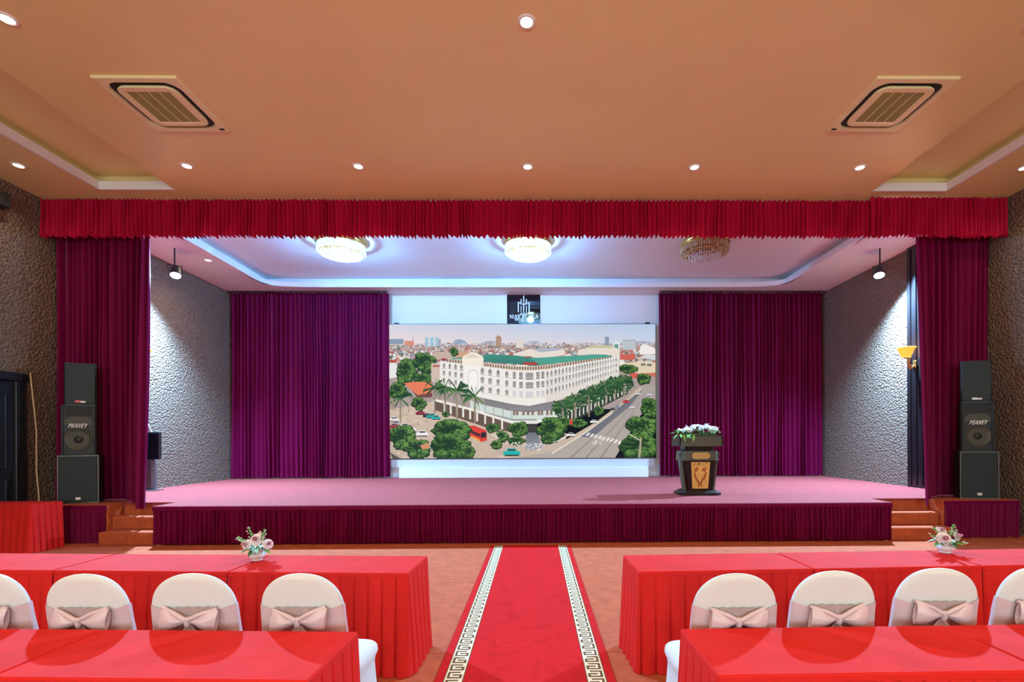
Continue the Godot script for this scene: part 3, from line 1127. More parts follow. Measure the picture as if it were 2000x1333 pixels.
	for x in [885, 905, 945, 975, 1005, 1045, 1065, 1100, 1125]: rc(x - 7, 806, x + 7, 838, Color8(136, 108, 96))
	for x in [700, 752, 812, 870]: rc(x - 1.5, along([690, 770, 980, 815], x), x + 1.5, 860, Color8(130, 140, 136))
	poly([600, 790, 690, 815, 880, 866, 1030, 868, 1150, 838, 1150, 852, 1030, 894, 880, 894, 600, 806], Color8(226, 224, 218))
	poly([690, 815, 880, 862, 1030, 862, 1030, 872, 880, 874, 690, 826], Color8(150, 156, 152))
	# colonnades
	poly([365, 735, 600, 800, 880, 892, 880, 950, 700, 915, 365, 800], Color8(104, 84, 70))
	poly([365, 728, 600, 790, 880, 880, 880, 896, 600, 806, 365, 744], Color8(236, 230, 222))
	for x in [367, 435, 475, 515, 555, 600, 645, 697, 750, 806]:
		var y := along([365, 738, 600, 800, 880, 890], x)
		rc(x - 6, y, x + 6, y + 62, Color8(232, 226, 218))
	poly([1150, 845, 1330, 770, 1620, 648, 1625, 700, 1330, 850, 1150, 920], Color8(54, 62, 48))
	poly([1150, 838, 1330, 764, 1620, 644, 1620, 654, 1330, 780, 1150, 858], Color8(226, 222, 214))
	for i in 19:
		var x := 1160.0 + i * 25.0
		var y := along([1150, 850, 1330, 775, 1625, 650], x)
		rc(x - 4, y, x + 4, y + lerpf(70, 40, i / 19.0), Color8(228, 224, 218))
	rc(975, 895, 1035, 960, Color8(60, 56, 54))
	# pavement, road, markings
	poly([1000, 1060, 1230, 990, 1420, 880, 1620, 730, 1700, 660, 1740, 650, 1690, 700, 1480, 860, 1180, 1060, 1000, 1115, 940, 1115], Color8(196, 178, 160))
	poly([880, 1115, 1130, 1075, 1350, 950, 1520, 830, 1690, 695, 1750, 650, 1806, 645, 1806, 720, 1700, 850, 1540, 1115], Color8(168, 158, 154), Color8(176, 166, 158))
	poly([1310, 975, 1520, 825, 1690, 695, 1720, 680, 1640, 780, 1420, 960, 1370, 985], Color8(112, 112, 122))
	poly([1125, 1082, 1350, 945, 1520, 822, 1524, 828, 1354, 952, 1130, 1090], Color8(226, 214, 196))
	for k in 3:
		var a := 0.28 + 0.24 * k
		poly([lerpf(1130, 1540, a), 1115, lerpf(1690, 1760, a), 700, lerpf(1692, 1762, a), 700, lerpf(1142, 1552, a), 1115], Color8(140, 132, 130))
	for k in 9:
		var x := 1366.0 + k * 26
		var y := 952.0 + k * 6.6
		poly([x, y, x + 14, y + 3, x - 6, y + 22, x - 20, y + 19], Color8(232, 228, 222))
	dab(1390, 985, 1500, 1030, 14, [Color8(220, 214, 208)], 6.0)
	poly([960, 950, 1040, 950, 1060, 1050, 960, 1070], Color8(110, 112, 122), Color8(150, 150, 158))
	dab(960, 1020, 1080, 1070, 60, [Color8(220, 212, 204), Color8(160, 170, 186)], 6.0)
	# palms, trees, hedges
	for p in [[370, 655, 75, 830], [440, 650, 70, 810], [515, 670, 78, 870], [630, 712, 82, 890], [150, 722, 80, 880], [100, 700, 60, 800]]:
		palm(p[0], p[1], p[2], p[3])
	for p in [[1600, 618, 60, 720], [1540, 628, 62, 740], [1480, 655, 66, 770], [1420, 682, 66, 800], [1370, 702, 70, 850], [1280, 742, 72, 860], [1200, 780, 70, 880]]:
		dab(p[0] - 60, p[1] - 40, p[0] + 60, p[1] + 70, 260, [Color8(36, 74, 38), Color8(56, 98, 48), Color8(28, 60, 34)], 5.0, true)
		palm(p[0], p[1], p[2], p[3])
	crown(75, 625, 190, 720)
	crown(225, 715, 320, 805)
	crown(1680, 565, 1770, 640)
	crown(1150, 850, 1260, 920)
	crown(1240, 865, 1360, 920, 1.4)
	crown(1400, 780, 1470, 840)
	crown(420, 810, 465, 850)
	crown(700, 890, 790, 950)
	poly([1244, 900, 1248, 862, 1262, 862, 1264, 900], Color8(214, 72, 52))
	# cars and the bus
	car(278, 820, 60, Color8(150, 34, 44))
	car(322, 838, 56, Color8(60, 50, 60))
	car(350, 842, 66, Color8(40, 160, 156))
	car(380, 852, 60, Color8(44, 170, 164))
	for p in [[110, 862, 66, 230], [120, 888, 64, 170], [180, 905, 70, 214], [215, 925, 72, 236], [290, 955, 80, 240]]:
		car(p[0], p[1], p[2], Color8(p[3], p[3] - 8, p[3] - 6))
	car(110, 905, 60, Color8(160, 50, 60))
	poly([585, 908, 622, 903, 705, 935, 708, 1000, 668, 1010, 583, 966], Color8(214, 62, 48))
	poly([586, 925, 664, 958, 664, 980, 586, 942], Color8(70, 44, 48))
	poly([668, 950, 704, 946, 704, 978, 670, 984], Color8(40, 38, 44))
	poly([583, 955, 660, 992, 668, 1010, 583, 966], Color8(240, 150, 50))
	for p in [[1253, 965, 54, 240, 236, 232], [1403, 880, 50, 240, 238, 236], [1651, 788, 34, 236, 234, 232], [1655, 850, 30, 180, 160, 160], [1612, 752, 44, 206, 50, 50], [1555, 785, 44, 150, 156, 170], [1524, 800, 36, 60, 62, 70], [1692, 700, 34, 230, 228, 228], [1738, 732, 30, 206, 120, 110], [1765, 708, 36, 226, 226, 230], [1720, 668, 26, 200, 200, 206]]:
		car(p[0], p[1], p[2], Color8(p[3], p[4], p[5]))
	crown(75, 895, 250, 1060, 1.4)
	crown(180, 985, 340, 1115, 1.2)
	poly([75, 1060, 180, 1115, 75, 1115], Color8(176, 164, 156))
	poly([80, 1075, 150, 1115, 100, 1115], Color8(90, 80, 76))
	poly([275, 1030, 335, 1012, 335, 1050, 290, 1056], Color8(206, 140, 100))
	crown(330, 862, 605, 1020, 1.3)
	crown(335, 960, 620, 1125, 0.8)
	crown(560, 1030, 630, 1115, 1.2)
	crown(845, 880, 975, 975)
	crown(1028, 838, 1212, 1015, 1.4)
	crown(1060, 960, 1150, 1025, 0.8)
	crown(770, 935, 842, 1010, 1.8)
	crown(728, 1000, 805, 1056, 1.8)
	crown(830, 975, 960, 1030, 1.0)
	crown(1700, 730, 1820, 860)
	crown(1605, 845, 1820, 1000, 1.5)
	crown(1565, 960, 1820, 1125, 1.2)
	for k in 10: rc(1140 + k * 8, 1010 - k * 3.4, 1145 + k * 8, 1018 - k * 3.4, Color8(240, 236, 232))
	for k in 6: rc(740 + k * 8, 958 + k * 5, 745 + k * 8, 966 + k * 5, Color8(236, 232, 228))
	dab(860, 1015, 960, 1035, 10, [Color8(232, 230, 226)], 5.0)
	car(868, 1078, 108, Color8(36, 176, 168))
	poly([1628, 964, 1632, 960, 1706, 1002, 1704, 1008], Color8(216, 208, 190))
	poly([1702, 990, 1714, 990, 1704, 1120, 1690, 1120], Color8(176, 160, 138))
	return ImageTexture.create_from_image(im)

# ---------------------------------------------------------------- back of the stage
func backdrop():
	var zb := SZ
	var x0 := -4.17
	var x1 := 3.47
	var y0 := 1.17
	var y1 := 5.02
	var t := thing("led_screen", "large LED screen showing a white hotel with a green roof beside a road", "screen", Vector3((x0 + x1) / 2.0, y0, zb))
	var f := S()
	bx(f, Vector3(0, (y1 - y0) / 2.0, 0.06), Vector3(x1 - x0, y1 - y0, 0.12), 0.006)
	part("cabinet", f, m.screen_black, t)
	var p := S()
	p.set_smooth_group(-1)
	var hw := (x1 - x0) / 2.0 - 0.015
	var z := 0.123
	tri(p, Vector3(-hw, y1 - y0 - 0.015, z), Vector3(hw, y1 - y0 - 0.015, z), Vector3(hw, 0.015, z), Vector2(0, 0), Vector2(1, 0), Vector2(1, 1))
	tri(p, Vector3(-hw, y1 - y0 - 0.015, z), Vector3(hw, 0.015, z), Vector3(-hw, 0.015, z), Vector2(0, 0), Vector2(1, 1), Vector2(0, 1))
	var sm := mat("screen_picture", lin(0.01, 0.01, 0.01), 0.35)
	sm.metallic_specular = 0.1
	sm.roughness = 0.8
	sm.emission_enabled = true
	sm.emission = Color.BLACK
	sm.emission_texture = city_picture()
	sm.emission_energy_multiplier = 0.9
	part("screen_display", p, sm, t, "picture of a white hotel, palms, cars and a road")
	for s in [-0.943, 0.943]:
		var b := S()
		bx(b, Vector3(s * hw, y1 - y0 + 0.02, 0.07), Vector3(0.13, 0.04, 0.1), 0.008)
		part("bracket", b, m.screen_black, t)
	var l := AreaLight3D.new()
	l.name = "lamp"
	t.add_child(l)
	l.position = Vector3(0, (y1 - y0) / 2.0, 0.3)
	l.rotation_degrees = Vector3(0, 180, 0)
	l.area_size = Vector2(x1 - x0, y1 - y0)
	l.light_color = Color(0.9, 0.92, 0.9)
	l.light_energy = 0.4
	l.shadow_enabled = true
	# wall band under the screen and the low white bench
	var g := S()
	span(g, Vector3(x0 + 0.05, 0.93, zb), Vector3(x1 - 0.05, 1.165, zb + 0.1), 0.006)
	struct("trim_9", g, m.grey_panel, "grey band under the screen")
	g = S()
	span(g, Vector3(-3.82, SH, zb), Vector3(3.2, 0.93, zb + 0.3), 0.008)
	solo("low_bench", g, m.stage_paint, "low white box along the wall under the screen", "bench")
	# logo panel: polished black plate that mirrors the chandelier
	var lg := thing("logo_panel", "polished black square panel with the hotel logo above the screen", "sign", Vector3(-0.31, 5.035, zb))
	var b := S()
	bx(b, Vector3(0, 0.42, 0.02), Vector3(0.96, 0.84, 0.04), 0.004)
	part("panel", b, m.mirror_black, lg)
	b = S()
	bx(b, Vector3(0, 0.848, 0.022), Vector3(1.0, 0.016, 0.044))
	bx(b, Vector3(-0.488, 0.42, 0.022), Vector3(0.016, 0.84, 0.044))
	bx(b, Vector3(0.488, 0.42, 0.022), Vector3(0.016, 0.84, 0.044))
	part("panel_frame", b, m.white_paint, lg)
	var k := S()
	for q in [[-0.155, 0.33, 0.63], [-0.075, 0.55, 0.71], [0.0, 0.33, 0.81], [0.075, 0.55, 0.71], [0.155, 0.33, 0.63]]:
		bx(k, Vector3(q[0], (q[1] + q[2]) / 2.0, 0.045), Vector3(0.03, q[2] - q[1], 0.012), 0.002)
	for q in [[-0.075, 0.33], [0.075, 0.33]]:
		bx(k, Vector3(q[0], 0.42, 0.045), Vector3(0.02, 0.18, 0.012), 0.002)
	for s in [-1.0, 1.0]:
		bx(k, Vector3(0, 0, 0), Vector3(0.19, 0.022, 0.012), 0.002, Transform3D(Basis(Vector3.BACK, -0.42 * s), Vector3(-0.078 * s, 0.585, 0.045)))
	part("tower_emblem", k, m.badge, lg, "emblem of white bars like towers")
	text("lettering", "HOTEL", 0.06, 0.01, m.badge, lg, Vector3(0, 0.285, 0.045))
	text("lettering", "MAY PLAZA", 0.135, 0.01, m.badge, lg, Vector3(0, 0.205, 0.045), "Droid Serif", 1.0)
	text("lettering", "TRUMOTTEN", 0.075, 0.01, m.badge, lg, Vector3(0, 0.12, 0.045), "Droid Serif", 1.1)
	for i in 5:
		var star := S()
		var pts := []
		for j in 10:
			var a := PI / 2 + TAU * j / 10.0
			var r := 0.026 if j % 2 == 0 else 0.011
			pts.append(Vector2(cos(a) * r, sin(a) * r))
		plate(star, pts, 0.04, 0.05)
		part("star", star, m.badge, lg).position = Vector3((i - 2) * 0.06, 0.05 + (0.015 if i in [1, 3] else (0.03 if i == 2 else 0.0)), 0)

# ---------------------------------------------------------------- tables
func table_shape(w: float, d: float, ends: Array, root: Node3D):
	var h := 0.74
	var t := S()
	bx(t, Vector3(w / 2.0, h - 0.02, -d / 2.0), Vector3(w - 0.006, 0.04, d), 0.008)
	part("cloth_top", t, m.table_cloth, root)
	var a: float = 0.004
	var path := []
	if ends[0]: path = [Vector2(a, -d + a), Vector2(a, -a)]
	else: path = [Vector2(0.004, -a)]
	path.append(Vector2(w - (a if ends[1] else 0.004), -a))
	if ends[1]: path.append(Vector2(w - a, -d + a))
	# the path runs so that its outer side faces away from the table
	path.reverse()
	part("pleated_skirt", skirt(path, h - 0.012, 0.003, 0.105, 0.006, 0.07, 0.03), m.table_cloth, root)
	var bk := [Vector2(0.004, -d + a), Vector2(w - 0.004, -d + a)]
	part("pleated_skirt", skirt(bk, h - 0.012, 0.003, 0.105, 0.006, 0.07, 0.03), m.table_cloth, root)
	for sx in [0.06, w - 0.06]:
		for sz in [-0.08, -d + 0.08]:
			var l := S()
			tube(l, [Vector3(sx, 0, sz), Vector3(sx, h - 0.04, sz)], [0.014], 6)
			part("leg", l, m.steel, root)

func tables():
	var g := "red skirted tables"
	var rows := [
		[Vector3(-0.92, 0, -3.52), 1.0, 0.057, 1.345, 0.53, 3, "nearer the stage, door side"],
		[Vector3(0.745, 0, -3.515), -1.0, 0.040, 1.31, 0.52, 3, "nearer the stage, podium side"],
		[Vector3(-0.91, 0, -1.955), 1.0, 0.042, 1.32, 0.505, 2, "behind the chairs, door side"],
		[Vector3(0.735, 0, -1.965), -1.0, 0.012, 1.37, 0.495, 2, "behind the chairs, podium side"],
	]
	var ord := ["aisle table", "second table from the runner", "third table from the runner"]
	for r in rows:
		var left: bool = r[1] > 0
		for k in r[5]:
			var dir := Vector3(-1, 0, -r[2]).normalized() if left else Vector3(1, 0, -r[2]).normalized()
			var near: Vector3 = r[0] + dir * (r[3] * k)
			var turn := -asin(r[2]) if left else asin(r[2])
			var at: Vector3 = near if not left else near + dir * r[3]
			var o := thing("skirted_table", "red skirted %s %s" % [ord[k], r[6]], "table", at, turn, g)
			table_shape(r[3], r[4], [not left and k == 0, left and k == 0], o)
	var o := thing("skirted_table", "red cloth covered table by the dark door near the side platform", "table", Vector3(-8.68, 0, -7.5), 0.0, g)
	table_shape(1.0, 0.5, [true, true], o)

# ---------------------------------------------------------------- chairs
func back_half(y: float) -> float:
	var yk := 0.80
	if y > yk:
		return 0.222 * pow(maxf(0.0, 1.0 - pow((y - yk) / 0.2, 2.2)), 1.0 / 2.2)
	return lerpf(0.222, 0.236, (yk - y) / 0.35)

func back_z(y: float) -> float:
	return (y - 0.45) * 0.16

func chair_shape(t: Node3D, tilt: float):
	var st := S()
	var ys := []
	for i in 13: ys.append(0.42 + 0.38 * i / 12.0)
	for i in 16: ys.append(0.80 + 0.2 * sin(PI / 2 * (i + 1) / 16.0))
	var rings := []
	for y in ys:
		var w := maxf(back_half(y), 0.004)
		var th := 0.026 * clampf(w / 0.12, 0.25, 1.0)
		rings.append(soft_ring(Vector3(0, y, back_z(y)), Vector3(w, 0, 0), Vector3(0, 0, th), 40, 3.2))
	loft(st, rings, true, true, true)
	part("back_cover", st, m.chair_white, t)
	# seat with its stretched cover reaching the floor
	st = S()
	var c := Vector3(0, 0, -0.215)
	rings = []
	for q in [[0.455, 0.10, 0.06], [0.458, 0.2, 0.15], [0.45, 0.25, 0.2], [0.435, 0.258, 0.216], [0.41, 0.262, 0.22], [0.375, 0.248, 0.21], [0.34, 0.244, 0.206], [0.25, 0.25, 0.214], [0.12, 0.258, 0.226]]:
		rings.append(soft_ring(c + Vector3(0, q[0], 0), Vector3(q[1], 0, 0), Vector3(0, 0, q[2]), 48, 4.5))
	var low := soft_ring(c + Vector3(0, 0.004, 0), Vector3(0.263, 0, 0), Vector3(0, 0, 0.238), 48, 4.5)
	for i in low.size():
		var p: Vector3 = low[i]
		var k := minf(absf(p.x) / 0.263, absf(p.z - c.z) / 0.238)
		low[i].y = 0.004 + 0.085 * (1.0 - smoothstep(0.55, 0.95, k))
	rings.append(low)
	loft(st, rings, true, true, false)
	part("seat_cover", st, m.chair_white, t)
	# sash round the back
	st = S()
	rings = []
	for j in 7:
		var v := j / 6.0
		var r := []
		for p in soft_ring(Vector3.ZERO, Vector3(1, 0, 0), Vector3(0, 0, 1), 48, 3.2):
			var top: float = 0.805 + 0.03 * absf(p.x) - 0.04 * (1.0 - absf(p.x)) * (1.0 if p.z > 0 else 0.4)
			var y := lerpf(0.60, top, v)
			var w := back_half(y) + 0.004
			r.append(Vector3(p.x * w, y, back_z(y) + p.z * (0.033 + 0.003 * sin(v * 9.0 + p.x * 5.0))))
		rings.append(r)
	loft(st, rings)
	part("sash", st, m.satin, t, "mauve satin sash")
	# sequinned buckle band
	st = S()
	rings = []
	for j in 5:
		var y := 0.73 + 0.095 * j / 4.0
		var r := []
		for i in 17:
			var u := i / 8.0 - 1.0
			r.append(Vector3(u * 0.135, y + 0.004 * sin(i * 2.1), back_z(y) + 0.040 - 0.006 * u * u + 0.002 * sin(i * 2.7 + j * 1.9)))
		rings.append(r)
	loft(st, rings, false)
	part("sequin_band", st, m.sequin, t, "glittering sequin band")
	# bow: two loops and a knot
	var by := 0.758
	for s in [-1.0, 1.0]:
		st = S()
		rings = []
		for i in 11:
			var u := i / 10.0
			var hh: float = 0.014 + 0.046 * smoothstep(0.0, 0.85, u) * (1.0 if u < 0.95 else 0.92)
			var th: float = 0.012 + 0.020 * sin(PI * minf(u * 0.9 + 0.05, 1.0))
			var r := []
			for k in 20:
				var a := TAU * k / 20
				var crease := 1.0 + 0.10 * cos(a * 5.0) * (1.0 - u * 0.6)
				r.append(Vector3(s * (0.012 + 0.133 * u) + 0.008 * sin(a) * u, by + 0.012 * u * u + tilt * s * u + sin(a) * hh * crease - 0.012 * u, back_z(by) + 0.058 + cos(a) * th * crease))
			rings.append(r)
		loft(st, rings, true, false, false)
		var ins := []
		for q in 4:
			var f := 1.0 - q * 0.25
			var r := []
			for p in rings[-1]:
				var cc := Vector3(s * 0.145, by + tilt * s, back_z(by) + 0.058)
				r.append(cc.lerp(p, f) - Vector3(s * 0.025 * (1.0 - f), 0, 0))
			ins.append(r)
		loft(st, ins, true, false, true, 4)
		part("bow_loop", st, m.satin, t)
		st = S()
		tube(st, [Vector3(s * 0.004, by + 0.006, back_z(by) + 0.074), Vector3(s * 0.06, by + 0.036 + tilt * s * 0.4, back_z(by) + 0.072), Vector3(s * 0.14, by + 0.062 + tilt * s, back_z(by) + 0.05)], [0.012, 0.012, 0.010], 8)
		part("bow_fold", st, m.satin, t)
	st = S()
	var kn := []
	for j in 7:
		var v := j / 6.0 - 0.5
		kn.append(soft_ring(Vector3(0.004 * v, by - 0.004 + v * 0.05, back_z(by) + 0.066), Vector3(0.016 - 0.012 * v * v, 0, 0), Vector3(0, 0, 0.018 - 0.03 * v * v), 12, 2.4))
	loft(st, kn, true, true, true)
	part("bow_knot", st, m.satin, t)
	for s in [-1.0, 1.0]:
		st = S()
		var tail := []
		for j in 5:
			var v := j / 4.0
			var r := []
			for i in 7:
				var u := i / 6.0 - 0.5
				r.append(Vector3(s * 0.035 * v + u * (0.018 + 0.05 * v), by - 0.02 - 0.075 * v, back_z(by) + 0.055 + 0.008 * sin(i * 1.9 + s) * v))
			tail.append(r)
		loft(st, tail, false)
		part("bow_tail", st, m.satin, t)

func chairs():
	var z0 := -2.68
	var spots := [
		[-1.24, z0 + 0.01, -0.03, 0.010, "first from the runner on the door side"], [-1.825, z0 - 0.005, 0.02, -0.006, "second from the runner on the door side"],
		[-2.39, z0 - 0.01, -0.02, 0.004, "third from the runner on the door side"], [-2.965, z0 - 0.05, 0.01, -0.004, "fourth from the runner on the door side"],
		[1.045, z0 + 0.07, 0.02, 0.0, "first from the runner on the podium side"], [1.59, z0 + 0.035, -0.02, 0.006, "second from the runner on the podium side"],
		[2.18, z0 - 0.005, -0.03, -0.006, "third from the runner on the podium side"], [2.74, z0 - 0.02, 0.02, 0.004, "fourth from the runner on the podium side"],
	]
	for s in spots:
		var t := thing("banquet_chair", "white chair with mauve bow, %s" % s[4], "chair", Vector3(s[0], 0, s[1]), s[2], "bow tied chairs between the table rows")
		chair_shape(t, s[3])

# ---------------------------------------------------------------- runner
func runner():
	var x0 := -0.715
	var x1 := 0.56
	var zf := -7.8
	var zn := 3.5
	var t := thing("carpet_runner", "long bright red runner with cream Greek key borders leading to the stage", "carpet", Vector3(0, 0, -7.8))
	var bm := mat("key_border", Color.WHITE, 0.9)
	var cell := 8
	var key := ["XXXXX..", "X......", "X.XXXX.", "X....X.", "XXXXXX.", "......."]
	var pic := Image.create(8 * cell, 6 * cell, false, Image.FORMAT_RGB8)
	var cream := Color8(236, 226, 190)
	var olive := Color8(98, 72, 28)
	pic.fill(cream)
	for j in 6:
		for i in 7:
			if key[j][i] == "X":
				pic.fill_rect(Rect2i(int((i + 1.0) * cell), j * cell, cell, cell), olive)
	pic.fill_rect(Rect2i(0, 0, 3, 6 * cell), olive)
	pic.fill_rect(Rect2i(8 * cell - 3, 0, 3, 6 * cell), olive)
	bm.albedo_texture = ImageTexture.create_from_image(pic)
	bm.texture_repeat = true
	var b := 0.062
	var w := 0.14
	var body := S()
	span(body, Vector3(x0, 0.001, 0), Vector3(x1, 0.010, zn - zf), 0.003)
	part("pile", body, m.runner_red, t)
	var period := 0.118
	for s in 2:
		var xa := x0 + b if s == 0 else x1 - b
		var xb := xa + w if s == 0 else xa - w
		var k := S()
		var v := (zn - zf) / period
		var lo := minf(xa, xb)
		var hi := maxf(xa, xb)
		var ua := 0.0 if s == 0 else 1.0
		var y := 0.0115
		tri(k, Vector3(lo, y, 0), Vector3(hi, y, 0), Vector3(hi, y, zn - zf), Vector2(ua, 0), Vector2(1 - ua, 0), Vector2(1 - ua, v))
		tri(k, Vector3(lo, y, 0), Vector3(hi, y, zn - zf), Vector3(lo, y, zn - zf), Vector2(ua, 0), Vector2(1 - ua, v), Vector2(ua, v))
		part("key_border", k, bm, t, "cream border woven with a brown Greek key")

# ---------------------------------------------------------------- air conditioners
func rounded_square(h: float, r: float, y: float, n := 8) -> Array:
	var out := []
	for q in 4:
		var c := Vector2([1, -1, -1, 1][q], [1, 1, -1, -1][q]) * (h - r)
		for i in n + 1:
			var a := PI / 2 * (q + float(i) / n)
			out.append(Vector3(c.x + cos(a) * r, y, c.y + sin(a) * r))
	return out

func air_conditioners():
	for s in 2:
		var at := Vector3(-4.735, H, -6.305) if s == 0 else Vector3(4.605, H, -6.26)
		var t := thing("ceiling_air_conditioner", "square ceiling cassette air conditioner with rounded grille %s" % ("above the door side tables" if s == 0 else "above the podium side tables"), "air conditioner", at, 0.0, "ceiling cassettes")
		var f := S()
		var y := -0.03
		loft(f, [rounded_square(0.505, 0.01, 0.0), rounded_square(0.505, 0.01, y + 0.008), rounded_square(0.495, 0.012, y)], true, false, false, 1)
		loft(f, [rounded_square(0.495, 0.012, y), rounded_square(0.43, 0.16, y)], true, false, false, 2)
		loft(f, [rounded_square(0.43, 0.16, y), rounded_square(0.425, 0.16, y + 0.06)], true, false, false, 3)
		part("frame", f, m.air_frame, t)
		var d := S()
		loft(d, [rounded_square(0.43, 0.16, -0.002), rounded_square(0.02, 0.01, -0.002)], true, false, false, 1)
		part("air_slot", d, m.slot, t, "dark air slot")
		var p := S()
		loft(p, [rounded_square(0.355, 0.13, -0.004), rounded_square(0.368, 0.13, y - 0.004), rounded_square(0.36, 0.125, y - 0.012)], true, false, false, 1)
		loft(p, [rounded_square(0.36, 0.125, y - 0.012), rounded_square(0.30, 0.03, y - 0.012)], true, false, false, 2)
		loft(p, [rounded_square(0.30, 0.03, y - 0.012), rounded_square(0.295, 0.03, y - 0.006)], true, false, false, 3)
		loft(p, [rounded_square(0.295, 0.03, y - 0.006), rounded_square(0.275, 0.01, y - 0.006)], true, false, false, 4)
		part("panel", p, m.air_frame, t)
		var k := S()
		bx(k, Vector3(0, y + 0.004, 0), Vector3(0.56, 0.01, 0.56))
		part("filter", k, m.air_grille, t)
		k = S()
		for i in 5:
			bx(k, Vector3(-0.27 + i * 0.135, y - 0.006, 0), Vector3(0.007, 0.012, 0.55))
		part("grille_bars", k, m.air_frame, t)
		k = S()
		for i in 44:
			bx(k, Vector3(0, y - 0.003, -0.266 + i * 0.0124), Vector3(0.55, 0.006, 0.004))
		var o := part("grille_slats", k, m.air_grille, t)
		o.set_meta("kind", "stuff")
		k = S()
		var cx := 0.44 if s == 0 else -0.44
		bx(k, Vector3(cx, y - 0.001, -0.445), Vector3(0.07, 0.004, 0.035), 0.001, Transform3D())
		part("corner_mark", k, m.slot, t)

# ---------------------------------------------------------------- loudspeakers
func cabinet(w: float, h: float, d: float, narrow: float, b: float) -> SurfaceTool:
	# trapezoid box, its back narrower than its front
	var st := S()
	var o := [Vector2(-w / 2 + b, 0), Vector2(w / 2 - b, 0), Vector2(w / 2, -b), Vector2(w / 2 - narrow, -d), Vector2(-w / 2 + narrow, -d), Vector2(-w / 2, -b)]
	plate(st, o, 0.0, h, Transform3D(Basis(Vector3(1, 0, 0), Vector3(0, 0, 1), Vector3(0, 1, 0)), Vector3.ZERO))
	return st

func loudspeakers():
	for s in 2:
		var left := s == 0
		var where := "by the door" if left else "on the podium side"
		var zf := -8.55 if left else -8.5
		var turn := 0.36 if left else -0.3
		var x := -7.85 if left else 7.75
		var sub := thing("subwoofer", "large square black subwoofer at the bottom of the speaker stack %s" % where, "speaker", Vector3(x, SH, zf + 0.1), turn, "speaker stacks")
		var W := 0.57
		var Hs := 0.83
		part("body", cabinet(W, Hs, 0.30, 0.04, 0.01), m.black_box, sub)
		var g := S()
		bx(g, Vector3(0, Hs / 2, 0.004), Vector3(W - 0.05, Hs - 0.05, 0.016), 0.004)
		part("grille", g, m.grille, sub)
		g = S()
		for q in [[-W / 2 + 0.012, Hs / 2, 0.018, Hs], [W / 2 - 0.012, Hs / 2, 0.018, Hs], [0, Hs - 0.012, W, 0.02], [0, 0.012, W, 0.02]]:
			bx(g, Vector3(q[0], q[1], 0.004), Vector3(q[2], q[3], 0.014), 0.003)
		part("edge_frame", g, m.edge_metal, sub)
		g = S()
		bx(g, Vector3(0.0, 0.085, 0.014), Vector3(0.07, 0.045, 0.008), 0.003)
		part("badge", g, m.badge, sub, "small white badge")
		# middle cabinet
		var mid := thing("loudspeaker", "black loudspeaker with round woofer and white logo in the stack %s" % where, "speaker", Vector3(x - 0.01, SH + Hs, zf + 0.08), turn, "speaker stacks")
		var w := 0.48
		var h := 0.86
		part("body", cabinet(w, h, 0.28, 0.08, 0.02), m.black_box, mid)
		g = S()
		for q in [[-w / 2 + 0.02, h / 2, 0.03, h], [w / 2 - 0.02, h / 2, 0.03, h], [0, h - 0.018, w, 0.036], [0, 0.018, w, 0.036]]:
			bx(g, Vector3(q[0], q[1], 0.004), Vector3(q[2], q[3], 0.03), 0.008)
		part("front_frame", g, m.black_box, mid)
		var face := Basis(Vector3.RIGHT, PI / 2)
		g = S()
		lathe(g, [[0.19, 0.0], [0.19, 0.012], [0.18, 0.016], [0.165, 0.004], [0.09, -0.01], [0.065, -0.004]], 36, Transform3D(face, Vector3(0, 0.27, 0.003)))
		part("woofer", g, m.cone, mid, "brown woofer cone")
		g = S()
		lathe(g, [[0.065, -0.004], [0.055, 0.018], [0.03, 0.028], [0.0, 0.031]], 24, Transform3D(face, Vector3(0, 0.27, 0.003)))
		part("dust_cap", g, m.black_box, mid)
		g = S()
		plate(g, [Vector2(-0.19, 0.52), Vector2(0.19, 0.52), Vector2(0.19, 0.60), Vector2(0.11, 0.66), Vector2(-0.11, 0.66), Vector2(-0.19, 0.60)], 0.002, 0.008)
		part("horn", g, m.cone, mid)
		g = S()
		bx(g, Vector3(0, 0.74, 0.004), Vector3(0.36, 0.12, 0.008), 0.003)
		part("horn_mouth", g, m.slot, mid)
		text("logo_lettering", "PEAVEY", 0.10, 0.01, m.badge, mid, Vector3(0, 0.505, 0.024), "Droid Sans", 0.72, 0.4)
		# top cabinet
		var top := thing("loudspeaker", "plain black grille fronted loudspeaker on top of the stack %s" % where, "speaker", Vector3(x + (0.0 if left else -0.01), SH + Hs + h, zf + 0.06), turn * 1.3, "speaker stacks")
		var tw := 0.43
		var th := 0.73
		part("body", cabinet(tw, th, 0.26, 0.07, 0.02), m.black_box, top)
		g = S()
		bx(g, Vector3(0, th / 2 + 0.01, 0.004), Vector3(tw - 0.03, th - 0.04, 0.022), 0.008)
		part("grille", g, m.grille, top)
		g = S()
		bx(g, Vector3(-0.03, 0.065, 0.017), Vector3(0.07, 0.04, 0.008), 0.003)
		part("badge", g, m.badge_red if left else m.badge, top, "small badge")
		g = S()
		bx(g, Vector3(0.04, 0.06, 0.017), Vector3(0.07, 0.03, 0.008), 0.003)
		part("badge", g, m.badge, top, "small badge")

